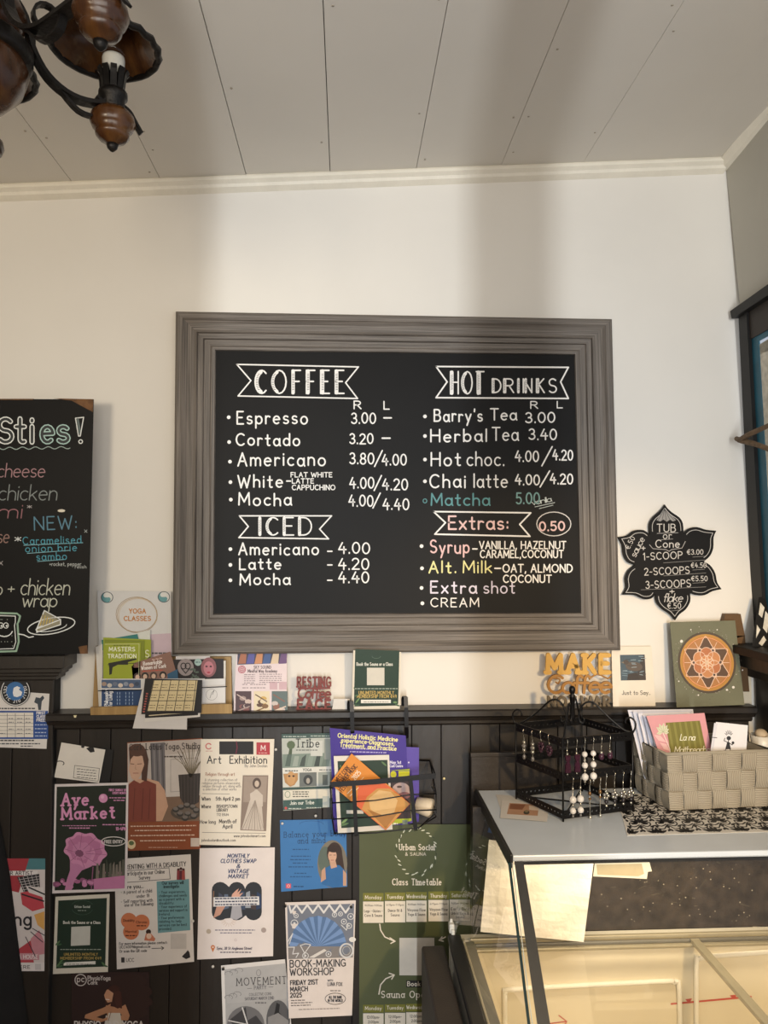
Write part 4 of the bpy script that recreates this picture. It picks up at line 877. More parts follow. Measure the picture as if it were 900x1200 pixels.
# book-making workshop
a = poster([(334, 1057.5), (417, 1055), (412.5, 1190), (338.5, 1193.5)], DP+.006, '#ded4cf', .010, .006)
a.quad([(336.5, 1061), (415, 1059), (413.5, 1122), (338, 1124)], '#747a88'); a.quad([(337.5, 1109), (414, 1108), (413.5, 1122), (338, 1124)], '#85807f')
zz = [(339, 1062)]+[(341+k*6.4, 1069.5 if k % 2 == 0 else 1060.5) for k in range(12)]; a.line(zz, 2.2, '#dedcdc', 3)
for k in range(10):
    a0, a1 = PI+PI*k/10, PI+PI*(k+1)/10; c_ = (372.5, 1109)
    a.poly([c_, (c_[0]+33*math.cos(a0), c_[1]+36*math.sin(a0)), (c_[0]+33.5*math.cos((a0+a1)/2), c_[1]+35*math.sin((a0+a1)/2))], '#7594c4'); a.poly([c_, (c_[0]+33.5*math.cos((a0+a1)/2), c_[1]+35*math.sin((a0+a1)/2)), (c_[0]+33*math.cos(a1), c_[1]+36*math.sin(a1))], '#56749f')
for x, y, r in ((345, 1082, 4), (392, 1072, 2.6), (399, 1071, 2.4), (411, 1074, 3.5), (347, 1073, 2.5), (385, 1118, 3), (358, 1120, 3.4), (403, 1080, 3), (409, 1085, 3)): a.ring(x, y, r, r, .9, '#d8d8da', n=14); a.ell(x, y, r*.35, r*.35, '#d8d8da', n=8); a.layer -= 1
a.ring(406, 1114, 7.5, 8, 2, '#cfcfd1'); a.ring(406, 1114, 4.5, 5, .8, '#b9b9bc'); a.poly([(362, 1122), (380, 1112), (383, 1114), (368, 1122.5)], '#d8d3cf'); a.ell(413, 1101, 4, 3, '#e4e2e0')
for p in ([(337, 1104), (343, 1094), (339, 1106)], [(337, 1110), (345, 1110), (343, 1118), (350, 1117), (347, 1122)], [(357, 1117), (352, 1108), (358, 1106), (364, 1107), (357, 1117), (357, 1122)], [(400, 1084), (406, 1090), (408, 1082)]): a.line(p, 1.0, '#d8d8da', 3)
a.text('BOOK-MAKING', 340, 1133.5, 8, '#2d2b2e', w=1.15, width=65, rot=-.02); a.text('WORKSHOP', 340, 1143.2, 8, '#2d2b2e', w=1.15, width=51, rot=-.02)
for t, y, wd in (('FRIDAY 21ST', 1154.5, 32), ('MARCH', 1162, 20), ('2025', 1169, 13)): a.text(t, 340.5, y, 5.2, '#2d2b2e', w=1.0, width=wd, rot=-.04)
a.text('WITH', 384, 1150, 2, '#3a383a', w=.4, width=6); a.text('LUNA FOX', 384, 1155.3, 4, '#3a383a', w=.55, width=17); a.dash(387, 399, 1161.5, .9, '#6a6668'); a.ring(393, 1170.5, 12, 6.6, .6, '#3f3d3f'); a.text('ALL THE BABE', 393, 1170, 2.8, '#333134', w=.6, width=15, align='c'); a.text('IN THE WORLD', 393, 1174, 2.8, '#333134', w=.6, width=17, align='c')
for y, x1 in ((1173, 358), (1176, 366), (1179, 364)): a.dash(341, x1, y, 1, '#6a6567', -.03)
a.dash(350, 398, 1183.5, .8, '#7a7577', -.03)
done(a, 'book making workshop notice with blue folded paper fan and curled lower edge')
# urban social timetable
GR = mat('#565c3f', .28, var=.05, scale=4)
a = poster([(421, 966), (555, 966), (550, 1300), (421, 1300)], DP+.003, '#4b5a37')
a.quad([(421, 966), (555, 966), (550, 1300), (421, 1300)], GR)
CR = '#e6dccb'; OL = '#7b7a30'
for k in range(40):
    an = 2*PI*k/40; rr = 24+random.uniform(-2, 2); a.ell(488+rr*math.cos(an), 998+27*math.sin(an)+random.uniform(-2, 2), 2.4, .7, '#d8d9c4' if (k % 3 and .3 < an % PI) else '#3e4a32', rot=an+1.1, n=8); a.layer -= 1
a.text('Urban Social', 488.5, 996, 6.6, CR, w=1.0, width=41, align='c', serif=True); a.text('& SAUNA', 487, 1002.6, 3.6, CR, w=.5, width=24, align='c'); a.text('Class Timetable', 488.5, 1037, 7, CR, w=1.0, width=57, align='c', serif=True)
days = ('Monday', 'Tuesday', 'Wednesday', 'Thursday', 'Saturday'); x5 = (425.5, 451, 476, 502, 527)
rows = (('10:00am-11:00am', 'Legs | Glutes |', 'Core & Sauna'), ('6:15pm-7:15pm', 'Dance fit &', 'Sauna'), ('10:00am-11:00am', 'Vinyasa Flow', 'Yoga & Sauna'), ('6:15pm-7:15pm', 'Vinyasa Flow', 'Yoga & Sauna'), ('9:00am-10:00am', 'Early Bird', 'Urban Yoga &'))
for i, x in enumerate(x5):
    dy = (2.5-i)*.6
    a.rect(x, 1046+dy-1, x+24, 1055+dy-1, OL); a.text(days[i], x+12, 1052+dy, 4, CR, w=.6, width=(19 if i != 2 else 23), align='c', serif=True)
    a.rect(x, 1056+dy-1, x+24, 1081+dy-1, CR); r = rows[i]
    a.text(r[0], x+12, 1060.5+dy, 2, '#5c5346', w=.35, width=20, align='c'); a.text(r[1], x+12, 1067.5+dy, 3, '#4a4236', w=.5, width=21 if i != 1 else 16, align='c', serif=True); a.text(r[2], x+12, 1072.7+dy, 3, '#4a4236', w=.5, width=20 if i != 1 else 10, align='c', serif=True)
    if i == 4: a.text('Sauna', x+12, 1077+dy, 3, '#4a4236', w=.5, width=10, align='c', serif=True)
    if i < 4: a.rect(x, 1176+dy, x+24, 1185+dy, OL); a.text(days[i], x+12, 1182+dy, 4, CR, w=.6, width=(19 if i != 2 else 23), align='c', serif=True); a.rect(x, 1186+dy, x+24, 1215+dy, CR); a.text('12:00pm-', x+12, 1192+dy, 3, '#4a4236', w=.5, width=15, align='c'); a.text('2:00pm', x+12, 1197.5+dy, 3, '#4a4236', w=.5, width=12, align='c')
a.line([(445, 1083), (446, 1090), (451, 1098), (462, 1103)], 1.4, CR); a.line([(457, 1099), (463, 1103), (458, 1105.5)], 1.3, CR); a.line([(444, 1165), (446, 1154), (452, 1147), (461, 1143)], 1.4, CR); a.line([(456, 1140.5), (462, 1142.5), (459, 1147.5)], 1.3, CR); a.line([(522, 1098), (515, 1102)], 1.4, CR); a.line([(518, 1098), (514.5, 1102), (519.5, 1103)], 1.3, CR)
a.rect(468, 1099, 509, 1143, '#d0c9bd'); a.rect(476, 1149, 510, 1157, '#1d1b19'); a.text('Book here', 477.5, 1155.4, 5, CR, w=.8, width=32, serif=True); a.text('Sauna Opening', 447, 1169, 7.5, CR, w=1.0, width=70, serif=True)
done(a, 'large olive green class timetable poster partly behind the glass case')
# drawing pins left in the boards and papers
PIN = [(520, 911.5, .028, '#e8d9a8', 'loose brass coloured pin in a board beside the wire rack'), (323.5, 877.5, .028, '#d8d4ce', 'white pin to the right of the art exhibition notice'), (370, 955, .028, '#c9c9c9', 'pale pin just above the blue class notice'), (334.5, 1060.5, .038, '#1b1b1c', 'black pin at the upper left corner of the book workshop notice'), (411.5, 1061.5, .038, '#1b1b1c', 'black pin at the upper right corner of the book workshop notice'), (262, 1134, .033, '#1b1b1c', 'black pin at the corner of the grey movement party notice'), (331, 964, .032, '#cfcfd2', 'silver pin in the upper left corner of the blue notice'), (250, 1131, .028, '#d9d4cb', 'white pin below the clothes swap notice'), (226.5, 1078, .030, '#d9d4cb', 'white pin at the right edge of the parenting survey notice')]
for x, y, d, c, lb in PIN:
    b = MB(); p = P(x, y, d); mm = mat(c, .3, .3 if c == '#e8d9a8' else 0, var=0)
    b.tube([p+Vector((0, -e, 0)) for e in (-.0005, .003, .0031, .007, .0071, .009)], [.0012, .0014, .0024, .0026, .0042, .0036], mm, 10)
    tag(b.build('drawing_pin'), lb, 'pin', 'drawing pins in the panelling')
# ================================================================== THINGS STANDING ON THE LEDGE
def lean(q, d0, lean_, col, **k):        # a card standing on the ledge and leaning back against the wall
    ya, yb = min(p[1] for p in q), max(p[1] for p in q)
    a = Art(lambda x, y, h: P(x, y, d0-lean_*(yb-y)/(yb-ya)+h)); sheet(a, q, col, **k); return a
ZL = ztop
# --- wooden leaflet holder
OAK = grain_mat('pale_oak', '#8a6b3e', '#a3824e', '#b8975f', .55, 30, 5, 'Object')
root = empty('leaflet_holder', P(190, 838, .05), 'wooden leaflet holder full of booklets on the ledge at left', 'leaflet holder')
b = MB(); b.prism([P(112, 757, .014), P(200, 757, .014), P(201, 769.5, .016), P(271, 769.5, .016), P(272, 836, .03), P(108, 838, .03)], (0, .008, 0), OAK); b.build('back_board', root, .001)
b = MB(); b.prism([P(105.5, 829, .074), P(271.5, 825, .074), P(272, 837.5, .074), P(106, 841, .074)], (0, .012, 0), OAK); b.build('front_ledge', root, .001)
b = MB(); b.prism([P(108, 838, .074), P(271, 834.5, .074), P(271, 836, .02), P(109, 838.5, .02)], (0, 0, -.004), OAK); b.build('tray', root)
b = MB(); b.tube([P(115, 809.5, .070), P(190, 808, .071), P(266, 804.5, .070)], .0013, BLACK, 6); b.build('cord', root)
def leaf(q, d, col, label, thick=.0008, dl=.0, cat='leaflet', name='leaflet'):
    a = Art(lambda x, y, h: P(x, y, d+h-dl*(840-y)/80)); sheet(a, q, col, thick); a.lab = (label, cat, name); return a
def fin(a, group=None): return tag(a.mb.build(a.lab[2]), a.lab[0], a.lab[1], group)
a = leaf([(114, 692), (200, 693), (201.5, 768), (118, 830)], .0335, '#d3d2d0', 'tall white yoga classes poster with two teal yin yang marks', .0008, .008, 'poster', 'paper_poster')
a.quad([(150, 745), (200.5, 742), (201, 767), (152, 785)], '#c9b3bd')
for x, y in ((125.5, 700), (192, 699.5)):
    a.ell(x, y, 7.2, 6.6, '#31424a'); a.ell(x, y, 6.3, 5.8, '#5e979c'); a.poly([(x+6.3*math.cos(t), y-5.8*math.sin(t)) for t in [PI*k/10-PI/3 for k in range(11)]]+[(x-1, y-1)], '#d8d8d4'); a.ell(x-1.7, y-2.4, 2.6, 2.6, '#d8d8d4', n=12); a.ell(x+1.6, y+2.4, 2.6, 2.6, '#5e979c', n=12)
a.ring(161, 721, 23.5, 20.5, .7, '#b79d78'); a.ring(160, 720, 24, 20.5, .6, '#a58b69'); a.ring(161.5, 721.5, 22.3, 20, .5, '#c9b494')
a.text('YOGA', 161, 718.6, 5, '#c07f36', w=1.1, width=19, align='c'); a.text('CLASSES', 161, 727.3, 5, '#c07f36', w=1.1, width=31, align='c'); a.dash(178, 200, 766.5, 2, '#5a5558'); fin(a)
a = leaf([(118, 752), (176, 738), (176, 790), (118, 790)], .034, '#d6d8d0', 'pale leaflet sticking up behind the teal and green booklets'); fin(a)
a = leaf([(119, 750), (161, 743), (165, 760), (120, 762)], .038, '#2f7a76', 'teal leaflet edge showing above the green booklets'); fin(a)
a = leaf([(112, 758), (120, 755), (120, 830), (116, 832)], .040, '#d8d4cc', 'white paper edge standing left of the green booklets'); fin(a)
GB = '#9aa52b'
for k, q in enumerate(([(121, 747), (177, 749.5), (177, 800), (121, 800)], [(122.5, 749.5), (169, 750.5), (169, 800), (122, 800)], [(122, 753.5), (165, 753), (164, 800), (121, 800)])):
    a = leaf(q, .043+.003*k, GB if k != 1 else '#7f8a24', ('rearmost green booklet, wide, with its right end in view', 'middle green booklet, seen as a darker edge', 'front green booklet titled over a black fiddle')[k], .002, 0, 'booklet', 'booklet')
    if k == 0: a.line([(168, 752), (170, 775)], .8, '#7c8722'); a.text('S', 170.5, 770, 8, '#e3e4c4', w=1, width=4, serif=True); a.line([(166, 778), (176, 770)], 1.4, '#222416')
    if k == 2:
        a.line([(123, 755), (163, 754.6), (162.5, 797)], .4, '#dfe2b0'); a.dash(133, 152, 756.6, .7, '#3d4218')
        a.text('MASTERS', 128, 763, 4.6, '#eef0d6', w=.9, width=30, serif=True); a.text('of', 141.5, 767, 3.4, '#3d4218', w=.5, width=4); a.text('TRADITION', 126.5, 771, 4.4, '#eef0d6', w=.9, width=33, serif=True)
        a.poly([(127, 777), (133, 776), (148, 773), (160, 771.5), (160, 773), (150, 776), (150, 779), (138, 779), (132, 782), (131, 790), (128, 791), (128, 783)], '#1c1d12'); a.line([(126, 779), (160, 777)], .6, '#1c1d12')
    fin(a, 'green booklets in the leaflet holder')
a = leaf([(202, 773), (262, 772), (262, 800), (202, 800)], .045, '#241d20', 'dark leaflet with heart and face pictures in the holder', .0015)
a.ell(217.5, 782, 9.5, 10, '#9b8f8e'); a.ring(215, 780.5, 3, 3.4, 1.2, '#2d2628'); a.ring(220, 780.5, 3, 3.4, 1.2, '#2d2628'); a.line([(212.5, 783), (217.5, 789), (222.5, 783)], 1.2, '#2d2628'); a.ell(232, 776, 4.2, 4.2, '#a9c3bd'); a.dash(229, 235, 776.5, 1, '#4a6a68'); a.ell(244.5, 782, 9, 11.5, '#8f5a5e'); a.ell(244.5, 783, 6, 8, '#c07a83'); a.ell(242, 781, 1.4, 1, '#3a1c22'); a.ell(247, 781, 1.4, 1, '#3a1c22'); a.ell(244.5, 788, 2, 1, '#b03848')
for k in range(10): a.ell(224+random.random()*12, 784+random.random()*12, 2.4, 1.2, '#58655a', rot=k, n=8)
fin(a)
a = leaf([(258, 775), (264.5, 774), (264.5, 826), (258, 826)], .042, '#e0d9cc', 'cream paper edge at the right end of the holder'); fin(a)
a = leaf([(206, 769), (246, 768.8), (246, 775), (206, 776)], .040, '#d9d4d2', 'white leaflet top showing above the dark picture leaflet'); fin(a)
a = leaf([(154, 777), (200, 763), (208, 785), (208, 800), (155, 800)][:4] and [(154, 778), (199.5, 763.5), (209, 796), (156, 800)], .049, '#8e6a5c', 'brown leaflet titled remarkable women of Cork, tilted in the holder', .001)
a.text('Remarkable', 168, 780, 4.2, '#e9dfd8', w=.8, width=22, rot=-.13, slant=.1); a.text('Women of Cork', 165.5, 785, 4.2, '#e9dfd8', w=.8, width=29, rot=-.1, slant=.1); a.dash(178, 190, 773.5, 1, '#dcb9ac', -.2); a.dash(167, 192, 787, .9, '#c94a3a', -.06)
for k, x in enumerate((161, 170, 180, 191)): a.ell(x, 792.5-k*.5, 4.2, 4.2, ('#3a2c28', '#2d2625', '#4a3a33', '#241f20')[k]); a.ell(x, 793.5-k*.5, 2.5, 3, '#d8b8a2', n=12)
fin(a)
a = leaf([(194, 790), (204, 783), (209, 790), (206, 800), (196, 800)][:0] or [(196, 790), (208, 784), (209, 799), (197, 800)], .051, '#2f5a78', 'blue leaflet corner beside the brown leaflet'); fin(a)
a = leaf([(117.5, 795.5), (240, 795), (240, 828), (118.5, 829)], .055, '#dcdad8', 'white and navy philosophy booklet standing low in the holder', .0016, 0, 'booklet', 'booklet')
a.rect(119, 796.5, 165, 806.5, '#4b5f7d'); a.rect(119, 808, 166, 828.5, '#20406b')
for k in range(7): a.ell(122+k*6.4, 801.5+(k % 2)*1.6, 3, 2.6, ('#a08a7c', '#c9c2b8', '#6a7487', '#d8c9ba', '#8c94a4', '#b39a8a', '#3d4a60')[k], n=8)
a.text('Philosophy', 126.5, 827.5, 4.2, '#e4e6ea', w=.8, width=19, rot=-PI/2); a.text('for Living', 131.2, 827.5, 4.2, '#e4e6ea', w=.8, width=17, rot=-PI/2)
for x in (137, 140, 147, 151, 155): 
    for y in range(811, 827, 4): a.rect(x, y, x+.9, y+2.8, '#8fa5c4', 1, 1)
fin(a)
a = leaf([(236, 796), (264, 795), (264, 824), (236, 825)], .052, '#dedad5', 'white card with small round line drawing in the holder', .001, 0, 'card', 'notice_card')
a.ring(248, 814, 6.5, 6.5, .35, '#8a8583'); a.line([(246, 818), (248, 812), (251, 809), (249, 814)], .5, '#6a6563'); fin(a)
# fanned stack of timetable flyers pushed in front
for k, (q, c, lb) in enumerate((([(163, 822), (168, 806), (219, 845), (219, 855)], '#d9d5d2', ''),)): pass
def flyer(q, d, col, label): return leaf(q, d, col, label, .0012, 0, 'flyer', 'flyer')
a = flyer([(167, 806), (220, 806), (219, 855), (155.5, 853.5)], .076, '#d7d2cd', 'lowest white flyer hanging over the holder ledge'); fin(a, 'flyers hanging over the holder ledge')
a = flyer([(172, 815), (235, 812), (234.5, 840), (169.5, 846.5)], .0785, '#dcd7cf', 'white flyer edge under the black timetable flyers'); fin(a, 'flyers hanging over the holder ledge')
a = flyer([(171, 808), (233, 806), (232, 838), (170, 841.5)], .081, '#191718', 'plain black flyer beneath the black timetable flyer'); a.line([(175, 838.5), (232, 834)], 1.1, '#d9c9a6'); fin(a, 'flyers hanging over the holder ledge')
a = flyer([(170, 795), (237, 797), (236, 835.5), (165.5, 837)], .085, '#1a1819', 'topmost black flyer with cream timetable grid on the holder')
a.quad([(180, 797), (231.5, 797), (227, 833.5), (172, 833.8)], '#d8c598')
for k in range(6): u = k/5; a.line([(180+51.5*u*.96+.5, 797), (172+55*u*.96+.5, 833.5)], .8, '#2d2622')
for k in range(4): a.line([(180-k*2.6, 797+k*12.1), (231-k*1.5, 797+k*12.1)], .8, '#2d2622')
for k in range(5):
    for j in range(3): a.dash(179+k*10.4-j*2, 186+k*10.4-j*2, 803+j*12, .8, '#75664a'); a.dash(179+k*10.4-j*2, 185+k*10.4-j*2, 806+j*12, .8, '#75664a')
for y in range(812, 834, 3): a.rect(171-(y-812)*.18, y, 173.5-(y-812)*.18, y+1.8, '#a05048', 1, 1)
fin(a, 'flyers hanging over the holder ledge')
# --- pink sound academy flyer
a = lean([(277, 767), (336.5, 764), (336, 835.5), (273.5, 838)], .052, .03, '#e3d2d3')
a.quad([(278.5, 765), (336, 763), (336, 777), (278, 779)], '#3a3a52')
for k in range(6): a.poly([(279+k*9.5, 778), (282+k*9.5, 766), (289+k*9.5, 766), (288+k*9.5, 777.5)], ('#a8694d', '#56559a', '#c98a5f', '#3d5a8f', '#d9c2a4', '#6a4a78')[k])
for r_ in (4.2, 2.8, 1.3): a.ring(283.5, 784.5, r_, r_, .8, '#b3455a', n=16)
a.text('SKY SOUND', 307.5, 783.5, 3.4, '#5a4a4e', w=.55, width=20, align='c', serif=True); a.text('Mindful Way Academy', 307.5, 788, 3.4, '#5a4a4e', w=.6, width=34, align='c', serif=True)
for k in range(5): a.dash(286, 299, 791+k*2.4, .8, '#8a7a7e'); a.dash(304, 330, 790.5+k*2.4, .8, '#8a7a7e')
for y in (802.5, 806.5): a.dash(284, 291, y, .9, '#8a7a7e'); a.dash(293, 312, y, .9, '#8a7a7e')
a.rect(316, 799, 325, 808, '#c9a9b0'); a.rect(327, 799, 336, 808, '#c9a9b0')
for x0, cs in ((276, ('#7b4a48', '#c9b4aa', '#4a3238', '#a08a84')), (297.5, ('#c9a45a', '#5a3d2c', '#e0d0b0', '#7d5a34')), (318.5, ('#c9bcb6', '#8a5a4a', '#5a6a6a', '#d8c4b4'))):
    a.rect(x0, 810, x0+18.5, 836.5, cs[2])
    for k in range(7): a.ell(x0+3+random.random()*13, 814+random.random()*19, 4, 2.8, cs[k % 4], n=9)
    a.line([(x0+2, 814), (x0+15, 822)], 1.2, cs[1]); a.line([(x0+3, 833), (x0+16, 828)], 1.4, cs[3])
done(a, 'pink and white academy flyer with strip of three photos on the ledge', 'flyer', 'flyer')
# --- cut-out wooden word signs
def cutout(name, rows, d, label, thick=.008):
    root = empty(name, P(sum(r[2] for r in rows)/len(rows)+10, 830, d), label, 'sign')
    for t, style, x, y, h, wd, w, col, kw in rows:
        a = Art(lambda px, py, hh: P(px, py, d+hh*0.1)); a.STEP = .004
        a.text(t, x, y, h, col, w=w, width=wd, top=0, **kw)
        for ex in kw.get('extra', []): pass
        mb = a.mb; n = len(mb.v); back = [v+Vector((0, thick, 0)) for v in mb.v]; fs = list(mb.f)
        b = MB(); mt = mb.mats[0]
        b.add(mb.v+back, [list(f) for f in fs]+[[i+n for i in f[::-1]] for f in fs], mt)
        ed = {}
        for f in fs:
            for i in range(len(f)): e = (f[i], f[(i+1) % len(f)]); ed[e] = ed.get(e, 0)+1
        b2 = [(i, i+n, j+n, j) for (i, j) in ed if (j, i) not in ed]
        b.add(mb.v+back, b2, mt)
        b.build({'r': 'word', 's': 'script_word'}[style], root)
    return root
RW = '#7a2f28'
r = cutout('cutout_word_sign', [('RESTING', 'r', 348.5, 805, 11, 39, 2.0, RW, dict(serif=True)), ('Coffee', 's', 349, 818.5, 12, 38, 1.9, RW, dict(gap=.03, slant=.1)), ('FACE', 'r', 349, 831.5, 11, 38, 2.5, RW, dict(serif=True))], .045, 'dark red cut out word sign standing on the ledge beneath the menu frame')
b = MB(); b.prism([P(348, 831, .047), P(388, 830, .047), P(388, 834, .047), P(348, 835, .047)], (0, .012, 0), mat(RW, .5)); b.build('base_strip', r); b = MB(); b.prism([P(349, 806.3, .0435), P(387, 805.5, .0435), P(387, 807.5, .0435), P(349, 808, .0435)], (0, .006, 0), mat(RW, .5)); b.build('joining_strip', r)
MY, MO, MN = '#cfa04a', '#a5732f', '#6b5d48'
r = cutout('cutout_word_sign', [('MAKE', 'r', 642, 788, 20, 72, 5.4, MY, dict(serif=True, gap=.2)), ('Coffee', 's', 642, 812, 20, 74, 3.3, MO, dict(gap=.02, slant=.08)), ('NOT WAR', 'r', 643, 829, 12, 72, 3.0, MN, dict(gap=.34, space=.3))], .048, 'wooden make coffee cut out sign behind the black jewellery stand')
for pts, w in (([(641, 803), (646, 795), (656, 796), (654, 801), (651, 799)], 1.6), ([(690, 796), (700, 790), (712, 795), (716, 792)], 1.6)):
    b = MB(); b.tube([P(x, y, .046) for x, y in smooth(pts)], .0026, mat(MO, .5), 6); b.build('flourish', r)
b = MB(); b.prism([P(641, 829, .047), P(717, 828, .047), P(717, 832.5, .047), P(641, 833.5, .047)], (0, .012, 0), mat(MN, .5)); b.build('base_strip', r)
# --- green sauna card in the hook of the rack
a = sauna_card([(414, 762), (470, 764), (468.5, 831.5), (412, 833)], .070, '#ddd6c6', '', lambda a, f, w, h: None, tilt=-.02)
f = lambda u, v: bil([(414, 762), (470, 764), (468.5, 831.5), (412, 833)], u, v)
a.quad([f(.04, -.02), f(.965, -.02), f(.965, .90), f(.045, .90)], '#1f382b')
a.ring(441, 769, 5, 2.5, .4, '#5a7062', 0, 180); a.text('Book the Sauna or a Class', 418, 780, 3.6, '#dcdcd2', w=.6, width=42, serif=True); a.rect(430, 782.5, 450.5, 803, '#cfcbc0'); a.dash(416, 466, 807.5, .9, '#aab5a8'); a.text('UNLIMITED MONTHLY', 441, 813.5, 3.6, '#bfa45d', w=.65, width=41, align='c', serif=True); a.text('MEMBERSHIP FROM \u20ac49', 441.5, 817.8, 3.6, '#bfa45d', w=.65, width=46, align='c', serif=True); a.rect(423, 820, 458, 824, '#e5e2da'); a.dash(426, 455, 823, .8, '#7d7d76')
a.ell(419, 821, 4, 1, '#6a8a5a', rot=-.9, n=10); a.ell(418, 815, 3, .9, '#4a6a4a', rot=-.4, n=10); a.ell(463, 823, 2.5, 1.2, '#6a8a5a', n=10)
done(a, 'dark green sauna card standing on the ledge above the wire rack')
a = lean([(391, 819), (410, 819), (411, 832), (389, 833)], .05, .01, '#d3d0cc'); done(a, 'crumpled white paper scrap between the red sign and the green card', 'paper', 'paper_scrap')
a = lean([(86, 838.2), (90, 838), (89, 841), (87, 841)], .0765, .0, '#e6dcae'); done(a, 'tiny cream chip of paper on the ledge edge at left', 'paper', 'paper_scrap')
# --- duck photograph card
a = lean([(716.5, 758), (763.5, 757.5), (768.5, 830), (718.5, 830.5)], .052, .035, '#e6dccb')
a.quad([(726.5, 767.5), (755.5, 767), (757, 797), (727.5, 797.5)], '#41545f')
for k in range(26): x = 728+random.random()*24; y = 769+random.random()*27; a.line([(x, y), (x+3+random.random()*3, y+random.uniform(-.4, .8))], .6, random.choice(('#7f97a4', '#2b3942', '#9db0b8')), 3)
a.poly([(745, 797), (748, 784), (752, 770), (755.5, 767), (757, 797)], '#3a3230'); a.ell(743, 781, 10, 5.5, '#5b5048', rot=.1); a.ell(733.5, 776, 3.4, 2.8, '#4b423c'); a.poly([(731, 775.5), (727.5, 776), (731, 777.5)], '#7d715c'); a.poly([(736, 790), (746, 788), (750, 797), (735, 797)], '#332c2a')
a.text('Just to Say..', 729, 814, 4.6, '#3d3833', w=.65, width=33); done(a, 'cream card with a photo of a water bird, on the ledge', 'card', 'greeting_card')
# --- mandala canvas
CANV = mat('#70705a', .75, var=.05, bump=.15, bscale=500)
q = [(785, 729), (861.5, 727), (872.5, 826), (793, 829)]
dm = lambda y: .045+.03*(y-727)/102
a = Art(lambda x, y, h: P(x, y, dm(y)+h))
sheet(a, q, '', .018, 4, 4, CANV)
cx, cy = 828.5, 776.5
sk = lambda x, y: (cx+(x)+y*.06, cy+y*1.06)
def mpoly(pts, c): a.poly([sk(*p) for p in pts], c)
def mline(pts, w, c): a.line([sk(*p) for p in pts], w, c, 3)
circ = lambda r, n=40, ox=0, oy=0: [(ox+r*math.cos(2*PI*k/n), oy+r*math.sin(2*PI*k/n)) for k in range(n)]
for k in range(90):
    an = random.random()*2*PI; rr = random.uniform(33, 41); x, y = sk(rr*math.cos(an), rr*math.sin(an)); a.ell(x, y, .5, .5, random.choice(('#9a8f86', '#5d5148', '#b9aea4')), n=6); a.layer -= 1
for an, rr, s_ in ((-2.45, 37, 1.8), (.2, 42, .8), (-1.2, 39, .8), (.75, 40, 1.6), (1.9, 38, .9), (2.6, 40, .8), (-2.0, 40, .8), (.95, 37, 1.2)): x, y = sk(rr*math.cos(an), rr*math.sin(an)); a.ell(x, y, s_, s_, '#e6e0d6', n=10)
mpoly(circ(34), '#4f4336'); mpoly(circ(31.5), '#b9863f'); mpoly(circ(28.5), '#b9743c'); mpoly(circ(26.5), '#b07a48')
LN = '#e8c6ae'
for k in range(6):
    an = PI/6+k*PI/3; c, s_ = math.cos(an), math.sin(an)
    pet = [(0, 0), (11, 9.5), (20, 6), (29, 0), (20, -6), (11, -9.5)]; pet = smooth(pet+[pet[0]])
    mpoly([(x*c-y*s_, x*s_+y*c) for x, y in pet], '#5d4636'); mline([(x*c-y*s_, x*s_+y*c) for x, y in pet], .8, LN)
for k in range(6):
    an = k*PI/3; c, s_ = math.cos(an), math.sin(an); mpoly([(x*c-y*s_, x*s_+y*c) for x, y in ((8, 4), (16, 0), (8, -4))], '#3d2f42'); mline([(x*c-y*s_, x*s_+y*c) for x, y in smooth([(4, 0), (10, 5), (19, 0), (10, -5), (4, 0)])], .7, LN); mline([(x*c-y*s_, x*s_+y*c) for x, y in ((19, 0), (26, 0))], .6, LN)
for k in range(6): an = PI/6+k*PI/3; mpoly(circ(7.3, 20, 9.5*math.cos(an), 9.5*math.sin(an)), '#c58657' if k % 2 else '#b9744c')
for k in range(6): an = PI/6+k*PI/3; mline([(x, y) for x, y in circ(7.3, 20, 9.5*math.cos(an), 9.5*math.sin(an))+[(9.5*math.cos(an)+7.3, 9.5*math.sin(an))]], .7, LN)
mpoly(circ(8, 24), '#c9814e'); mline(circ(8, 24)+[(8, 0)], .7, LN)
for k in range(6): an = k*PI/3; mline(circ(4, 14, 4*math.cos(an), 4*math.sin(an))+[(4*math.cos(an)+4, 4*math.sin(an))], .5, '#e9d2b4')
mline(circ(27.5, 48)+[(27.5, 0)], .7, '#e2a878')
done(a, 'olive green canvas painted with an orange mandala on the ledge at right', 'painting', 'canvas_painting')
b = MB(); BR = mat('#5f4426', .6, var=.15); b.prism([P(850, 719.5, .024), P(868, 719.5, .024), P(873, 745, .024), P(862, 748, .024), P(848, 728, .024)], (0, .02, 0), BR); b.prism([P(862, 745, .024), P(873, 745, .024), P(880, 832, .024), P(868, 832, .024)], (0, .02, 0), BR)
tag(b.build('wooden_easel'), 'brown wooden block standing behind the mandala canvas', 'easel')
a = lean([(868, 786), (880, 787), (881, 826), (870, 827)], .03, .015, '#e0d2b8'); a.line([(874, 787.5), (874, 790)], .8, '#4a4038'); done(a, 'plain cream card standing behind the right side of the mandala canvas', 'card', 'greeting_card')
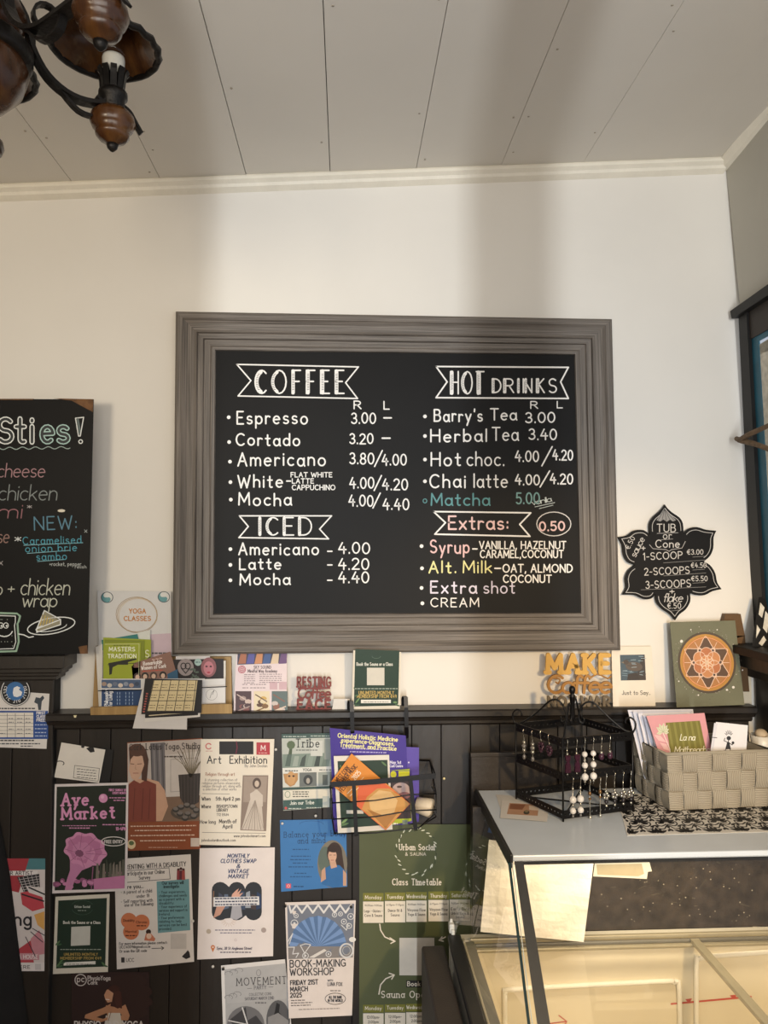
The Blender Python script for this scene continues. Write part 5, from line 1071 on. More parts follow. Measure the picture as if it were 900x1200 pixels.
# --- wire rack hooked over the ledge
WIRE = mat('#121112', .38, .3, var=.05, name='black_wire')
root = empty('wire_leaflet_rack', P(450, 975, .06), 'black wire leaflet rack hooked over the ledge, full of leaflets', 'leaflet rack')
DF, DB = .135, .034
for hx, yt in (((410, 822), 0), ((473.5, 817), 0)):
    x, y = hx; b = MB(); s1 = Vector((1, 0, 0))
    pts = [P(x-1, y+10, .052), P(x-1, y+2, .056), P(x, y-1, .066), P(x+2, y, .077), P(x+2.5, y+12, .084), P(x+3, y+35, .081), P(x+3, y+48, .056), P(x+5, y+90, .050), P(x+7, y+148, .045)]
    b.strap(pts, .0115, .0025, WIRE, s1); b.build('hook', root)
b = MB(); b.strap([P(386.5, 919.5, DF), P(440, 916, DF), P(510.5, 909, DF)], .014, .0025, WIRE, (0, 0, 1)); b.build('front_bar', root)
b = MB(); b.tube([P(388, 921, DF), P(391, 926, DB), P(489, 891, DB), P(504, 891.5, DB+.01), P(510, 908, DF)], .0026, WIRE, 6); b.build('top_wire', root)
for pts in ([(388, 941), (440, 938), (482, 931), (511, 930)], [(389.5, 960), (440, 957), (482, 950), (511, 949)], [(392, 977), (440, 976), (490, 970), (511, 957)]):
    b = MB(); fr = [P(x, y, DF) for x, y in pts]; e = fr[-1]; s_ = fr[0]
    b.tube([P(pts[0][0]+3, pts[0][1]-3, DB)]+fr+[P(506, pts[-1][1]-8, DB+.01)], .0019, WIRE, 6); b.build('wire', root)
for pts in ([(414.5, 918), (417.5, 978)], [(481, 913), (487, 972)]):
    b = MB(); b.strap([P(x, y, DF+.002) for x, y in pts]+[P(pts[1][0], pts[1][1]+1, DB+.02)], .011, .0025, WIRE, (1, 0, 0)); b.build('upright', root)
b = MB(); b.tube([P(387, 920, DF), P(389, 958, DF), P(392, 977, DF), P(398, 976, DB)], .0022, WIRE, 6); b.build('side_wire', root); b = MB(); b.tube([P(504, 892, DB+.01), P(511, 930, DF-.01), P(511, 952, DF), P(490, 971, DF)], .0022, WIRE, 6); b.build('side_wire', root)
PU = '#41308f'
def rk(q, d, col, label, cat='leaflet', name='leaflet', thick=.001, bow=0):
    xa, xb = min(p[0] for p in q), max(p[0] for p in q)
    a = Art(lambda x, y, h: P(x, y, d+h+bow*math.sin(PI*min(1, max(0, (x-xa)/(xb-xa)))))); sheet(a, q, col, thick); a.lab = (label, cat, name); return a
a = rk([(470, 875), (491, 876), (491, 963), (470, 967)], .062, '#5b4aa6', 'paler purple leaflet at the right of the wire rack'); a.ell(479, 893.5, 1, 1, '#d8d4ea', n=8); fin(a)
a = rk([(386.5, 853), (475.5, 862), (480.5, 965), (391, 975)], .072, PU, 'large purple poster on holistic medicine in the wire rack', 'poster', 'paper_poster', bow=.008)
for t, y, x, wd in (('Oriental Holistic Medicine', 864, 396, 70), ('experience-Diagnoses,', 869.5, 400, 62), ('Treatment, and Practice', 875, 398.5, 66)): a.text(t, x, y, 4.8, '#e4df9c', w=1.0, width=wd, rot=.07)
a.dash(401, 463, 877.5, 1.2, '#b3a9d8', .03); a.dash(410, 454, 881.5, 1.2, '#b3a9d8', .03); a.text('May 1st', 457, 895, 3.4, '#e6e3f2', w=.6, width=13); a.text('Cork Centre', 457, 899, 3, '#e6e3f2', w=.5, width=15); fin(a)
a = rk([(456, 903), (480, 901), (482.5, 962), (459, 967)], .080, '#a9b92f', 'lime green magazine with a face photo in the wire rack', 'magazine', 'magazine')
a.rect(456, 903, 482, 911, PU); a.ell(461, 907.5, 3.5, 4, '#d4d93a'); a.rect(467, 903.5, 480, 910.5, '#d4d93a'); a.quad([(457, 914), (480.5, 914), (482, 959), (458, 960)], '#3a2a2c'); a.ell(470, 927, 11, 10, '#b9a09c'); a.ell(474, 932, 7, 4, '#8a5a58'); a.ell(468, 922, 3, 1.4, '#4a3834'); a.dash(461, 466, 966, 1.6, '#f0f0d8'); a.rect(471.5, 961, 477.5, 966, '#7d8a7a'); fin(a)
a = rk([(391, 886), (456, 884.5), (460, 972), (396, 976.5)], .088, '#ddd8cf', 'white bordered dark green leaflet behind the orange one in the rack')
a.quad([(395.5, 892), (454, 890.5), (457, 966.5), (400, 970.5)], '#1d3527'); a.rect(406, 949.5, 426, 953.5, '#d8d4cb'); a.ell(404, 962, 5, 1.4, '#7a9a62', rot=-.7, n=10); a.ell(404, 966, 5, 1.2, '#5a7a4e', rot=-.3, n=10); a.ell(450, 895, 4, 1.1, '#5a7a4e', rot=.7, n=10); a.ell(400, 900, 4, 1.1, '#5a7a4e', rot=1.2, n=10); fin(a)
a = rk([(412, 883), (480.5, 942), (452, 973), (386.5, 918)], .098, '#d98a35', 'orange chamber music leaflet tipped diagonally in the wire rack', thick=.0012)
a.poly([(420, 918), (447, 915), (480.5, 942), (452, 973), (418, 944)], '#d8643a'); a.poly([(430, 934), (442, 924), (456, 924), (466, 931), (480, 942), (452, 972), (424, 948)], '#c9944e'); a.poly([(432, 936), (444, 926), (458, 928), (466, 938), (462, 952), (446, 958), (434, 948)], '#d9b37a'); a.poly([(430, 948), (450, 956), (468, 950), (452, 971)], '#a9763c')
U = math.atan2(942-883, 480.5-412)-PI/2
for t, x, y, h, wd, c in (('WEST CORK', 396, 917, 5, 22, '#4a2a18'), ('CHAMBER MUSIC', 397.5, 923.5, 5, 33, '#4a2a18'), ('FESTIVAL', 401, 928.5, 5, 18, '#4a2a18'), ('2025', 416, 914.5, 5.5, 11, '#f2e4d0')): a.text(t, x, y, h, c, w=.8, width=wd, rot=U)
a.line([(407, 930), (426, 911)], .8, '#f0d9b8'); a.line([(410, 933), (420, 923)], .7, '#f0d9b8'); fin(a)
b = MB(); CUP = mat('#dccdb4', .6, var=.05); p0, p1 = P(488, 943, .085), P(507, 947.5, .10)
b.tube([p0, p0+(p1-p0)*.9, p1], [.021, .026, .0225], CUP, 20); tag(b.build('paper_cup'), 'cream paper cup lying on its side at the right of the wire rack', 'cup')
# --- twig hanger by the window
b = MB(); TW = mat('#6b5640', .8, var=.25, scale=60, bump=.3, bscale=120)
n0 = PR(866, 515, .05)
b.tube([PR(863, 514, .055), PR(868, 516, .055), PR(884, 520, .05), PR(925, 535, .05)], [.007, .009, .008, .007], TW, 8); b.tube([PR(866, 516, .06), PR(880, 508, .055), PR(900, 499, .05), PR(940, 480, .05)], [.008, .008, .007, .007], TW, 8)
tag(b.build('wooden_hanger'), 'forked brown wooden twig poking out beside the window', 'twig')
# ================================================================== ICE CREAM DISPLAY CASE
ZS = CAM_Z-.689; ZR = CAM_Z-1.03
STEEL = mat('#ccd4dc', .28, 0.0, var=.05, scale=6, bump=.03, bscale=30, name='painted_steel'); CREAM = mat('#e4dac2', .45, var=.04, scale=5, name='cream_liner')
GREYP = mat('#6f6b60', .4, var=.06, name='grey_plastic'); ALU = mat('#a59b82', .35, .2, var=.06, name='dull_aluminium'); RUB = mat('#171615', .5, var=.1)
GLASS = glass_mat('case_glass'); TEALE = mat('#0f2a2b', .15, var=0, name='glass_edge')
XC0, XC1 = .37, 1.185
slf = PZ(590, 1003, ZS); YB, YFS = -.12, slf.y
root = empty('display_case', (.75, -.5, 0), 'glass fronted ice cream display case at the lower right', 'display case')
b = MB(); b.box(((XC0+XC1)/2, (YB+YFS)/2, ZS-.007), (XC1-XC0, YB-YFS, .014), STEEL); b.build('top_shelf', root, .003)
b = MB(); b.box((XC0-.004, (YB+YFS)/2-.004, ZS-.010), (.008, YB-YFS+.006, .030), RUB); b.build('side_trim', root, .002)
b = MB(); b.box(((XC0+XC1)/2, YFS+.003, ZS-.0175), (XC1-XC0-.01, .006, .006), RUB); b.build('gasket', root)
YG, ZG = -.87, .646                       # foot of the sloping front glass
up = Vector((0, YFS-YG, ZS-.012-ZG)); nrm = Vector((0, -up.z, up.y)).normalized()
def fg(x, t, h=0): return Vector((x, YG, ZG))+up*t+nrm*h
b = MB(); b.prism([fg(.372, 0), fg(XC1-.01, 0), fg(XC1-.01, 1), fg(.372, 1)], nrm*.005, GLASS); b.build('front_glass', root)
b = MB(); b.prism([fg(.374, 0, -.0006), fg(.402, 0, -.0006), fg(.394, 1, -.0006), fg(.374, 1, -.0006)], nrm*-.0012, RUB); b.build('black_border', root)
# end glass: upright at the shelf, splayed a little outwards at the back foot
EA, EB, EC, ED = Vector((.364, -.2, ZS-.012)), Vector((.364, YFS-.004, ZS-.012)), Vector((.357, YG-.002, ZG)), Vector((.285, -.23, ZR+.004))
b = MB(); off = Vector((-.0055, 0, 0)); b.add([EA, EB, EC, ED, EA+off, EB+off, EC+off, ED+off], [(0, 1, 2, 3), (7, 6, 5, 4)], GLASS); b.build('end_glass', root)
b = MB(); b.add([EB, EC, EC+off, EB+off, EB+Vector((0, -.004, 0)), EC+Vector((0, -.004, 0)), EC+Vector((-.006, -.004, 0)), EB+Vector((-.006, -.004, 0))], [(0, 1, 2, 3), (4, 7, 6, 5), (0, 4, 5, 1), (3, 2, 6, 7), (0, 3, 7, 4), (1, 5, 6, 2)], TEALE); b.build('glass_edge', root)
b = MB(); b.tube([EB+Vector((.003, -.004, 0)), EC+Vector((.004, -.004, 0))], .0011, mat('#cfd6d2', .3, var=0), 6); b.build('clear_seal', root)
# cabinet: back panel inside the case, body, lined well, rails
b = MB(); DUST = mat('#332b24', .55, var=.45, scale=35, bump=.15, bscale=60, name='dusty_black_board')
b.box(((XC0+XC1)/2-.02, -.215, (ZS-.012+ZR)/2), (XC1-XC0+.02, .012, ZS-.012-ZR), DUST); b.build('inside_back_panel', root)
b = MB(); rr = random.Random(3); DW = mat('#a79d88', .9, var=.1)
for k in range(70): p = P(rr.uniform(700, 885), rr.uniform(1006, 1080), .2215); s_ = rr.uniform(.0006, .0016); b.add([p+Vector((-s_, 0, -s_*.7)), p+Vector((s_, 0, -s_)), p+Vector((s_*.8, 0, s_)), p+Vector((-s_, 0, s_*.8))], [(0, 1, 2, 3)], DW)
for k in range(12): x, y = rr.uniform(700, 880), rr.uniform(1010, 1070); L_ = rr.uniform(4, 14); p, q_ = P(x, y, .2213), P(x+L_, y-rr.uniform(-4, 12), .2213); n_ = Vector((0, 0, .0006)); b.add([p-n_, q_-n_, q_+n_, p+n_], [(0, 1, 2, 3)], mat('#5f574a', .9, var=.1))
d_ = b.build('dust_flecks', root); d_['kind'] = 'stuff'
X0, X1, Y0, Y1 = .275, 1.185, -.25, -.80
BODY = mat('#d9d4c6', .4, var=.03)
b = MB()
b.box(((X0+X1)/2, -.235, ZR/2), (X1-X0, .03, ZR-.004), BODY); b.box(((X0+X1)/2, -.84, ZG/2), (X1-X0, .06, ZG), BODY); b.box((X0+.015, (Y0+Y1)/2, ZR/2), (.03, Y0-Y1+.02, ZR-.01), BODY); b.box((X1-.015, (Y0+Y1)/2, ZR/2), (.03, Y0-Y1+.02, ZR-.01), BODY); b.box(((X0+X1)/2, (Y0+Y1)/2, .1), (X1-X0, Y0-Y1, .2), BODY)
b.build('cabinet_body', root)
b = MB(); zi = .25; xi0, xi1, yi0, yi1 = .335, 1.15, -.262, -.79
for q in ([(xi0, yi0, zi), (xi1, yi0, zi), (xi1, yi0, ZR-.012), (xi0, yi0, ZR-.012)], [(xi0, yi1, zi), (xi0, yi0, zi), (xi0, yi0, ZR-.012), (xi0, yi1, ZR-.012)], [(xi1, yi0, zi), (xi1, yi1, zi), (xi1, yi1, ZR-.012), (xi1, yi0, ZR-.012)], [(xi1, yi1, zi), (xi0, yi1, zi), (xi0, yi1, ZR-.012), (xi1, yi1, ZR-.012)], [(xi0, yi1, zi), (xi1, yi1, zi), (xi1, yi0, zi), (xi0, yi0, zi)]): b.add(q, [(0, 1, 2, 3)], CREAM)
b.add([(xi0, yi0, ZR-.012), (xi1, yi0, ZR-.012), (xi1, -.25, ZR-.012), (xi0, -.25, ZR-.012)], [(0, 1, 2, 3)], CREAM)
b.build('well_liner', root)
def wellpx(x, y): return P(x, y, -yi0)
COIL = mat('#eee9dc', .35, var=.03)
for pts in ([(592, 1260), (591, 1172), (593, 1162), (604, 1158), (770, 1149), (788, 1150), (795, 1158), (796, 1260)], [(816, 1260), (815, 1130), (818, 1123), (828, 1120), (905, 1114), (990, 1108)]):
    b = MB(); b.tube([wellpx(x, y)+Vector((0, -.005, 0)) for x, y in smooth(pts)], .0065, COIL, 8); b.build('cooling_pipe', root)
RED = mat('#c2503f', .5, var=.05)
for shapes in ([('l', [(787, 1176.5), (880, 1168)], 2.2), ('p', [(803, 1171), (811, 1170), (807.5, 1176)]), ('p', [(855, 1166.5), (864, 1165.5), (860, 1171.5)])], [('l', [(640, 1200), (664, 1197)], 1.6), ('l', [(655, 1190), (664, 1197), (661, 1203)], 1.4)], [('l', [(590, 1193), (595, 1203)], 1.4)]):
    a = Art(lambda x, y, h: P(x, y, -yi0+.0004+h))
    for s_ in shapes: a.line(s_[1], s_[2], RED) if s_[0] == 'l' else a.poly(s_[1], RED)
    a.mb.build('load_line_mark', root)
b = MB(); b.box(((xi0+xi1)/2, -.258, ZR+.001), (xi1-xi0+.02, .010, .012), ALU); b.build('back_rail', root, .002)
b = MB(); b.box(((xi0+xi1)/2, -.276, ZR-.004), (xi1-xi0, .008, .010), GREYP); b.build('back_rail', root, .002)
b = MB(); b.box(((xi0+xi1)/2, -.292, ZR-.008), (xi1-xi0, .010, .008), ALU); b.build('back_rail', root, .002)
b = MB(); b.box((X0+.010, (-.235+YG)/2, ZR+.004), (.034, -.235-YG-.02, .018), RUB); b.build('side_rail', root, .004)
b = MB(); b.box((X0+.0305, (-.25+YG)/2, ZR+.006), (.006, -.25-YG-.03, .012), ALU); b.build('side_strip', root, .002)
b = MB(); b.box((X0+.046, (-.25+YG)/2, ZR-.003), (.026, -.25-YG-.03, .012), GREYP); b.build('side_band', root, .002)
WC = mat('#d9d6cc', .4, var=0); p = PZ(529, 1092, ZR+.012)
b = MB(); b.box(p+Vector((0, 0, .012)), (.014, .022, .024), WC); b.box(p+Vector((.002, -.012, .004)), (.009, .012, .016), WC); b.box(p+Vector((0, .004, .026)), (.008, .006, .012), WC); b.build('end_clip', root, .003)
# two sliding glass lids
lx = .905
for x0, x1, z in ((.345, lx+.012, ZR-.004), (lx-.012, 1.15, ZR+.008)):
    b = MB(); b.box(((x0+x1)/2, (-.30+yi1)/2, z), (x1-x0, -.30-yi1, .004), GLASS); gl = b.build('sliding_lid', root)
    if x0 < .5: b = MB(); b.box((x1-.010, (-.285+yi1)/2, z+.004), (.022, -.285-yi1, .012), ALU); b.build('lid_edge', gl, .002)
# lamp under the shelf
b = MB(); TUBE = bpy.data.materials.new('warm_lamp_tube'); TUBE.use_nodes = True; bs = TUBE.node_tree.nodes['Principled BSDF']; bs.inputs['Emission Color'].default_value = (1, .83, .58, 1); bs.inputs['Emission Strength'].default_value = 2.0
b.tube([(.45, -.30, ZS-.026), (1.15, -.30, ZS-.026)], .008, TUBE, 10); b.build('lamp_tube', root)
la = area('case_lamp', (.78, -.44, ZS-.018), (.78, -.38, .3), .72, .05, 2.9, (1.0, .83, .58))
# things inside and around the case
PARCH = mat('#e6dfd0', .8, var=.05, scale=14, bump=.6, bscale=22, name='crumpled_parchment')
a = Art(lambda x, y, h: P(x, y, .305+h+.004*math.sin(x*.12)+.003*math.sin(y*.1+x*.05))); sheet(a, [(573, 984), (697, 1000), (684, 1104), (563, 1092)], '', .0008, 14, 10, PARCH)
tag(a.mb.build('parchment_sheet'), 'crumpled cream parchment sheet hanging inside the glass case at left', 'paper')
a = Art(lambda x, y, h: P(x, y, .2225+h)); LW = '#d9d2c0'
sheet(a, [(697, 1011), (761, 1010), (758, 1030), (695, 1027)], LW); a.poly([(699, 1013), (752, 1012), (755, 1024), (748, 1027), (700, 1025)], '#b3a586'); a.poly([(752, 1011), (761, 1010), (764, 1021), (757, 1022)], LW)
tag(a.mb.build('torn_label'), 'torn beige label stuck to the dusty back of the glass case', 'label')
a = Art(lambda x, y, h: P(x, y, .2225+h)); sheet(a, [(694, 1000), (793, 997), (793, 1004), (696, 1008)], LW); a.poly([(700, 1004), (780, 1000), (778, 1004), (705, 1007)], '#c9bb98')
tag(a.mb.build('torn_label'), 'long strip of torn tape under the shelf inside the glass case', 'label')
b = MB(); DKB = mat('#302a26', .5, var=.12, scale=8, bump=.08); b.box(((P(552, 900, .09).x+P(652, 900, .09).x)/2, -.082, (P(600, 882, .09).z-.0)/2), (P(652, 900, .09).x-P(552, 900, .09).x, .018, P(600, 882, .09).z), DKB)
b.box(((P(552, 900, .09).x+P(652, 900, .09).x)/2, -.0915, P(600, 884, .09).z), (P(652, 900, .09).x-P(552, 900, .09).x+.004, .004, .012), DKB)
tag(b.build('dark_board', bevel=.002), 'dark brown board standing against the panelling behind the glass case', 'board')
b = MB(); q0, q1 = PZ(493, 1103, .66), PZ(520, 1104, .66); LEA = mat('#2e2825', .55, var=.12, scale=25, bump=.1, bscale=200, name='dark_vinyl')
b.box(((q0.x+q1.x)/2, (q0.y-1.0)/2-.02, .33), (q1.x-q0.x, 1.0+q0.y, .66), LEA)
tag(b.build('side_panel', bevel=.006), 'dark padded end panel standing left of the display case', 'panel')
b = MB(); BX = mat('#1a1a1d', .4, var=.1); r_ = Matrix.Rotation(.25, 3, 'Y'); c_ = P(573, 962, .2)
b.box(c_, (.03, .05, .085), BX, r_); b.box(c_+Vector((-.004, -.0262, .022)), (.020, .002, .03), mat('#5d6670', .3, var=.1), r_); b.box(c_+Vector((.004, -.0262, -.015)), (.022, .002, .016), mat('#2d4a78', .4, var=.1), r_)
c_ = None
tag(b.build('small_box', bevel=.002), 'small black and blue box seen through the end glass under the shelf', 'box')
# ---------------------------------------------------------------- damask mat
ZM = ZS+.0012
mq = [PZ(722, 931, ZM), PZ(905, 927, ZM), PZ(905, 974, ZM), PZ(735, 979, ZM)]
for p in (mq[1], mq[2]): p.x = 1.17
MW, MH = 16.0, 6.0
def matfn(x, y, h):
    u, v = x/MW, y/MH; p = (mq[0]*(1-u)+mq[1]*u)*(1-v)+(mq[3]*(1-u)+mq[2]*u)*v; return p+Vector((0, 0, h))
a = Art(matfn); sheet(a, [(0, 0), (MW, 0), (MW, MH), (0, MH)], '', .0008, 4, 2, mat('#d8d4cc', .6, var=.03, bump=.1, bscale=300))
BK = '#191819'
inside = lambda pts: all(.02 < x < MW-.02 and .02 < y < MH-.02 for x, y in pts)
def leafy(cx, cy, L, an, w):
    c, s_ = math.cos(an), math.sin(an); pts = [(0, 0), (L*.35, w), (L*.75, w*.7), (L, 0), (L*.7, -w*.5), (L*.35, -w*.8)]
    pts = [(cx+x*c-y*s_, cy+x*s_+y*c) for x, y in pts]
    if inside(pts): a.layer = 1; a.poly(pts, BK)
def curl(pts, w):
    if inside(pts): a.layer = 1; a.line(smooth(pts), w, BK, 1)
rr = random.Random(11); SX, SY, Q = 2.2, 1.75, 1.45
for j in range(6):
    for i in range(10):
        cx, cy = (i+.5*(j % 2))*SX+.2, j*SY*.8+.2
        for sgn in (1, -1):
            for k in range(3): an = -PI/2+sgn*(.45+k*.7); leafy(cx+.06*Q*sgn, cy, Q*(.46+.1*(k % 2)), an, .13*Q)
            curl([(cx+sgn*x*Q, cy+y*Q) for x, y in ((.06, .2), (.36, .36), (.58, .2), (.56, -.02), (.42, .02))], .12)
            curl([(cx+sgn*x*Q, cy+y*Q) for x, y in ((.1, .36), (.3, .62), (.6, .56), (.66, .38))], .11)
            leafy(cx+sgn*.5*Q, cy+.45*Q, .36*Q, -.6 if sgn > 0 else PI+.6, .1*Q); leafy(cx+sgn*.62*Q, cy-.1*Q, .3*Q, -PI/2+sgn*.5, .09*Q)
        leafy(cx, cy+.06*Q, .6*Q, -PI/2, .13*Q); leafy(cx, cy+.2*Q, .42*Q, PI/2, .12*Q)
mo = a.mb
tag(mo.build('damask_mat'), 'white mat with black damask pattern under the woven basket', 'mat')
# ---------------------------------------------------------------- woven basket
def rib(name, sx, sy):
    m = bpy.data.materials.new(name); m.use_nodes = True; nt = m.node_tree; bb = nt.nodes['Principled BSDF']; bb.inputs['Roughness'].default_value = .75
    tc = nt.nodes.new('ShaderNodeTexCoord'); mp = nt.nodes.new('ShaderNodeMapping'); mp.inputs['Scale'].default_value = (sx, sy, 1); nt.links.new(tc.outputs['UV'], mp.inputs[0])
    w = nt.nodes.new('ShaderNodeTexWave'); w.inputs['Scale'].default_value = 1.0; w.inputs['Distortion'].default_value = .6; w.inputs['Detail'].default_value = 1; nt.links.new(mp.outputs[0], w.inputs['Vector'])
    r = nt.nodes.new('ShaderNodeValToRGB'); r.color_ramp.elements[0].color = lin('#857c6c'); r.color_ramp.elements[1].color = lin('#b3a996'); nt.links.new(w.outputs['Fac'], r.inputs[0]); nt.links.new(r.outputs[0], bb.inputs['Base Color'])
    bp = nt.nodes.new('ShaderNodeBump'); bp.inputs['Strength'].default_value = .5; bp.inputs['Distance'].default_value = .002; nt.links.new(w.outputs['Fac'], bp.inputs['Height']); nt.links.new(bp.outputs[0], bb.inputs['Normal'])
    return m
RH, RV = rib('woven_strap_across', 0.0, 4.0), rib('woven_strap_upright', 4.0, 0.0)
# the wave runs along x of the mapped vector: swap axes for the upright ribs
for m_, rot in ((RH, PI/2), (RV, 0)):
    for n in m_.node_tree.nodes:
        if n.type == 'MAPPING': n.inputs['Rotation'].default_value = (0, 0, rot); n.inputs['Scale'].default_value = (3.2, 3.2, 1)
zb_ = ZM+.002
fl = PZ(785, 950, zb_); bl = PZ(746, 926, zb_); ax = (PZ(905, 944.5, zb_)-fl).normalized(); fr = fl+ax*(1.105-fl.x)/ax.x; br = bl+(fr-fl)
BH = .145; mid = (fl+fr+br+bl)/4
def topc(p): d = (p-mid); d.z = 0; return p+d.normalized()*.010+Vector((0, 0, BH))
bc = [fl, fr, br, bl]; tcn = [topc(p) for p in bc]
root = empty('woven_basket', mid, 'greige woven strap basket of cards standing on the damask mat', 'basket')
b = MB()
for e, nx in ((0, 7), (1, 5), (2, 7), (3, 5)):
    A0, A1, B0, B1 = bc[e], bc[(e+1) % 4], tcn[e], tcn[(e+1) % 4]; nn = (A1-A0).cross(Vector((0, 0, 1))).normalized()
    pt = lambda u, v, h: (A0*(1-u)+A1*u)*(1-v)+(B0*(1-u)+B1*u)*v+nn*h
    b.add([pt(0, 0, -.003), pt(1, 0, -.003), pt(1, 1, -.003), pt(0, 1, -.003)], [(0, 1, 2, 3)], RV, False, [[(0, 0), (8, 0), (8, 4), (0, 4)]])
    for i in range(nx):
        for j in range(3):
            hor = (i+j+e) % 2 == 0; N = 5; vs = []; fs = []; uv = []
            for q in range(N+1):
                for p_ in range(N+1):
                    u, v = p_/N, q/N; bulge = .0042*(math.sin(PI*u)**.5 if hor else math.sin(PI*v)**.5)+(.0004 if hor else 0)
                    vs.append(pt((i+.012+u*.976)/nx, (j+.015+v*.97)/3, bulge-.0015))
            for q in range(N):
                for p_ in range(N):
                    k = q*(N+1)+p_; fs.append((k, k+1, k+N+2, k+N+1)); uv.append([(i+p_/N, j+q/N), (i+(p_+1)/N, j+q/N), (i+(p_+1)/N, j+(q+1)/N), (i+p_/N, j+(q+1)/N)])
            b.add(vs, fs, RH if hor else RV, True, uv)
b.add(bc, [(0, 1, 2, 3)], mat('#8d8474', .8)); b.build('woven_body', root)
b = MB(); b.tube(tcn, .0045, mat('#9a917f', .8, bump=.2, bscale=400), 8, True); b.build('rim', root)
def card(q, d, col, label, cat='card', name='greeting_card', lean_=0, thick=.0009):
    yb = max(p[1] for p in q); a = Art(lambda x, y, h: P(x, y, d-lean_*(yb-y)/100+h)); sheet(a, q, col, thick); a.lab = (label, cat, name); return a
pos = ('rearmost, with the widest top edge', 'second from the back', 'middle one of the fanned edges', 'fourth, just behind the front white one', 'front one, right behind the pink card')
for k in range(5):
    a = card([(735.5+6*k, 832+2.0*k), (812-2*k, 831+1.6*k), (826, 915), (756+5*k, 915)], .200+.012*k, ('#d5d4dc', '#c6c8d6', '#d8d6de', '#c9cad8', '#dcdade')[k], 'white card leaning in the basket, '+pos[k], lean_=.02, thick=.0016)
    if k == 0: a.line([(738, 834.5), (811, 833.5)], .7, '#a8abc0')
    fin(a, 'white cards leaning in the basket')
a = card([(757.5, 839), (825.5, 835.5), (839, 905), (782, 912)], .262, '#cf9297', 'pink card with green striped panel and pale lotus in the basket', lean_=.02)
a.quad([(780, 847), (820, 844.5), (832, 900), (789, 903)], '#6f6a26')
for k in range(6): a.quad([(782+k*6.6, 846.8-k*.4), (784.5+k*6.6, 846.6-k*.4), (794+k*6.9, 902), (791+k*6.9, 902)], '#837d38')
for an, L_ in ((-2.5, 10), (-2.0, 11), (-1.5, 11), (-1.0, 10), (-.5, 8), (.1, 7), (2.9, 8)):
    cx, cy = 777, 858; c, s_ = math.cos(an), math.sin(an); a.poly([(cx+x*c-y*s_, cy+x*s_+y*c) for x, y in ((0, 0), (L_*.5, 2.4), (L_, 0), (L_*.5, -2.4))], '#cfcdb0'); a.line([(cx, cy), (cx+L_*c*.8, cy+L_*s_*.8)], .3, '#8f9a7a', 2)
a.line([(777, 859), (781, 868), (785, 878), (786, 890)], .8, '#e8d9d0'); a.poly([(781, 870), (772, 868), (766, 861), (774, 862)], '#e2b6b4'); a.poly([(785, 880), (778, 878), (773, 870), (781, 872)], '#e2b6b4')
a.text('La na', 797, 867.5, 7, '#e9e6cc', w=.8, width=17, slant=.2, gap=.1); a.text('Maithreacha', 790.5, 882.5, 7.5, '#e9e6cc', w=.8, width=41, slant=.15, gap=.08, rot=-.02); fin(a)
a = card([(839, 846), (876.5, 850), (873, 905), (832, 905)], .285, '#dfdde0', 'small white card with a doodle of a stick person in the basket', lean_=.01)
a.quad([(837, 847), (841, 848), (835, 884), (832, 884)], '#cfcfd6'); a.line([(834, 864), (840, 864.5)], .9, '#4a4a50')
for k in range(6): an = -PI*(.1+.8*k/5); a.line([(854+2.5*math.cos(an), 862+2*math.sin(an)), (854+4.5*math.cos(an), 861+5*math.sin(an))], .7, '#232327')
a.ell(854, 865, 2.6, 2.4, '#2a2a2e'); a.line([(854, 867), (853, 871), (850, 880)], 1.0, '#232327'); a.line([(853, 871), (856, 880)], .9, '#232327'); a.poly([(852, 870), (855, 870), (856.5, 878), (850, 878)], '#3a3a3e'); a.line([(853, 870), (848.5, 868), (849.5, 865)], .8, '#232327'); a.line([(854, 870), (858, 873), (859, 870.5)], .8, '#232327'); a.ell(859, 870.5, 1.6, 1.8, '#232327', n=10); a.line([(849, 879), (847, 882)], .8, '#232327'); fin(a)
b = MB(); CER = mat('#d9d3c6', .3, var=.03, name='white_ceramic'); c0 = Vector((1.163, -.165, zb_-.002)); zt_ = P(895, 861, .165).z-c0.z
b.lathe([(1e-5, .0), (.020, 0), (.022, .004), (.020, zt_*.5), (.026, zt_*.8), (.031, zt_), (.0285, zt_), (.024, zt_*.82), (1e-5, zt_*.78)], c0, CER, 28); bw = tag(b.build('ceramic_bowl'), 'white ceramic bowl behind the right end of the basket', 'bowl')
b = MB(); b.ball(c0+Vector((-.004, -.004, zt_+.004)), .017, mat('#b9a68a', .7, var=.15, bump=.3, bscale=80), .8); tag(b.build('beige_bun'), 'round beige lump resting in the white ceramic bowl', 'food')
# ---------------------------------------------------------------- cards lying on the shelf
def flat(q, z, col, label):
    a = Art(lambda x, y, h: PZ(x, y, z+h)); sheet(a, q, col, .0006, 3, 3); a.lab = (label, 'card', 'photo_card'); return a
a = flat([(581, 931), (627, 934), (634, 956), (588, 953)], ZS+.0008, '#cfcac2', 'pale card mostly hidden under the photo card on the shelf'); fin(a)
a = flat([(588, 938), (644, 941.5), (641, 963), (586, 958.5)], ZS+.0022, '#d6d0c8', 'white photo card lying on the shelf left of the jewellery stand')
a.quad([(597, 941), (632, 943), (630, 956), (594, 954)], '#b98e70'); a.quad([(598, 942), (616, 943), (612, 949), (597, 948)], '#8a5a40'); a.ell(617, 952, 3.5, 2.4, '#4a4438'); a.ell(617, 950.5, 2, 1.4, '#8a7a5a'); a.quad([(620, 944), (632, 944.5), (631, 950), (620, 949)], '#d9c4b0'); fin(a)
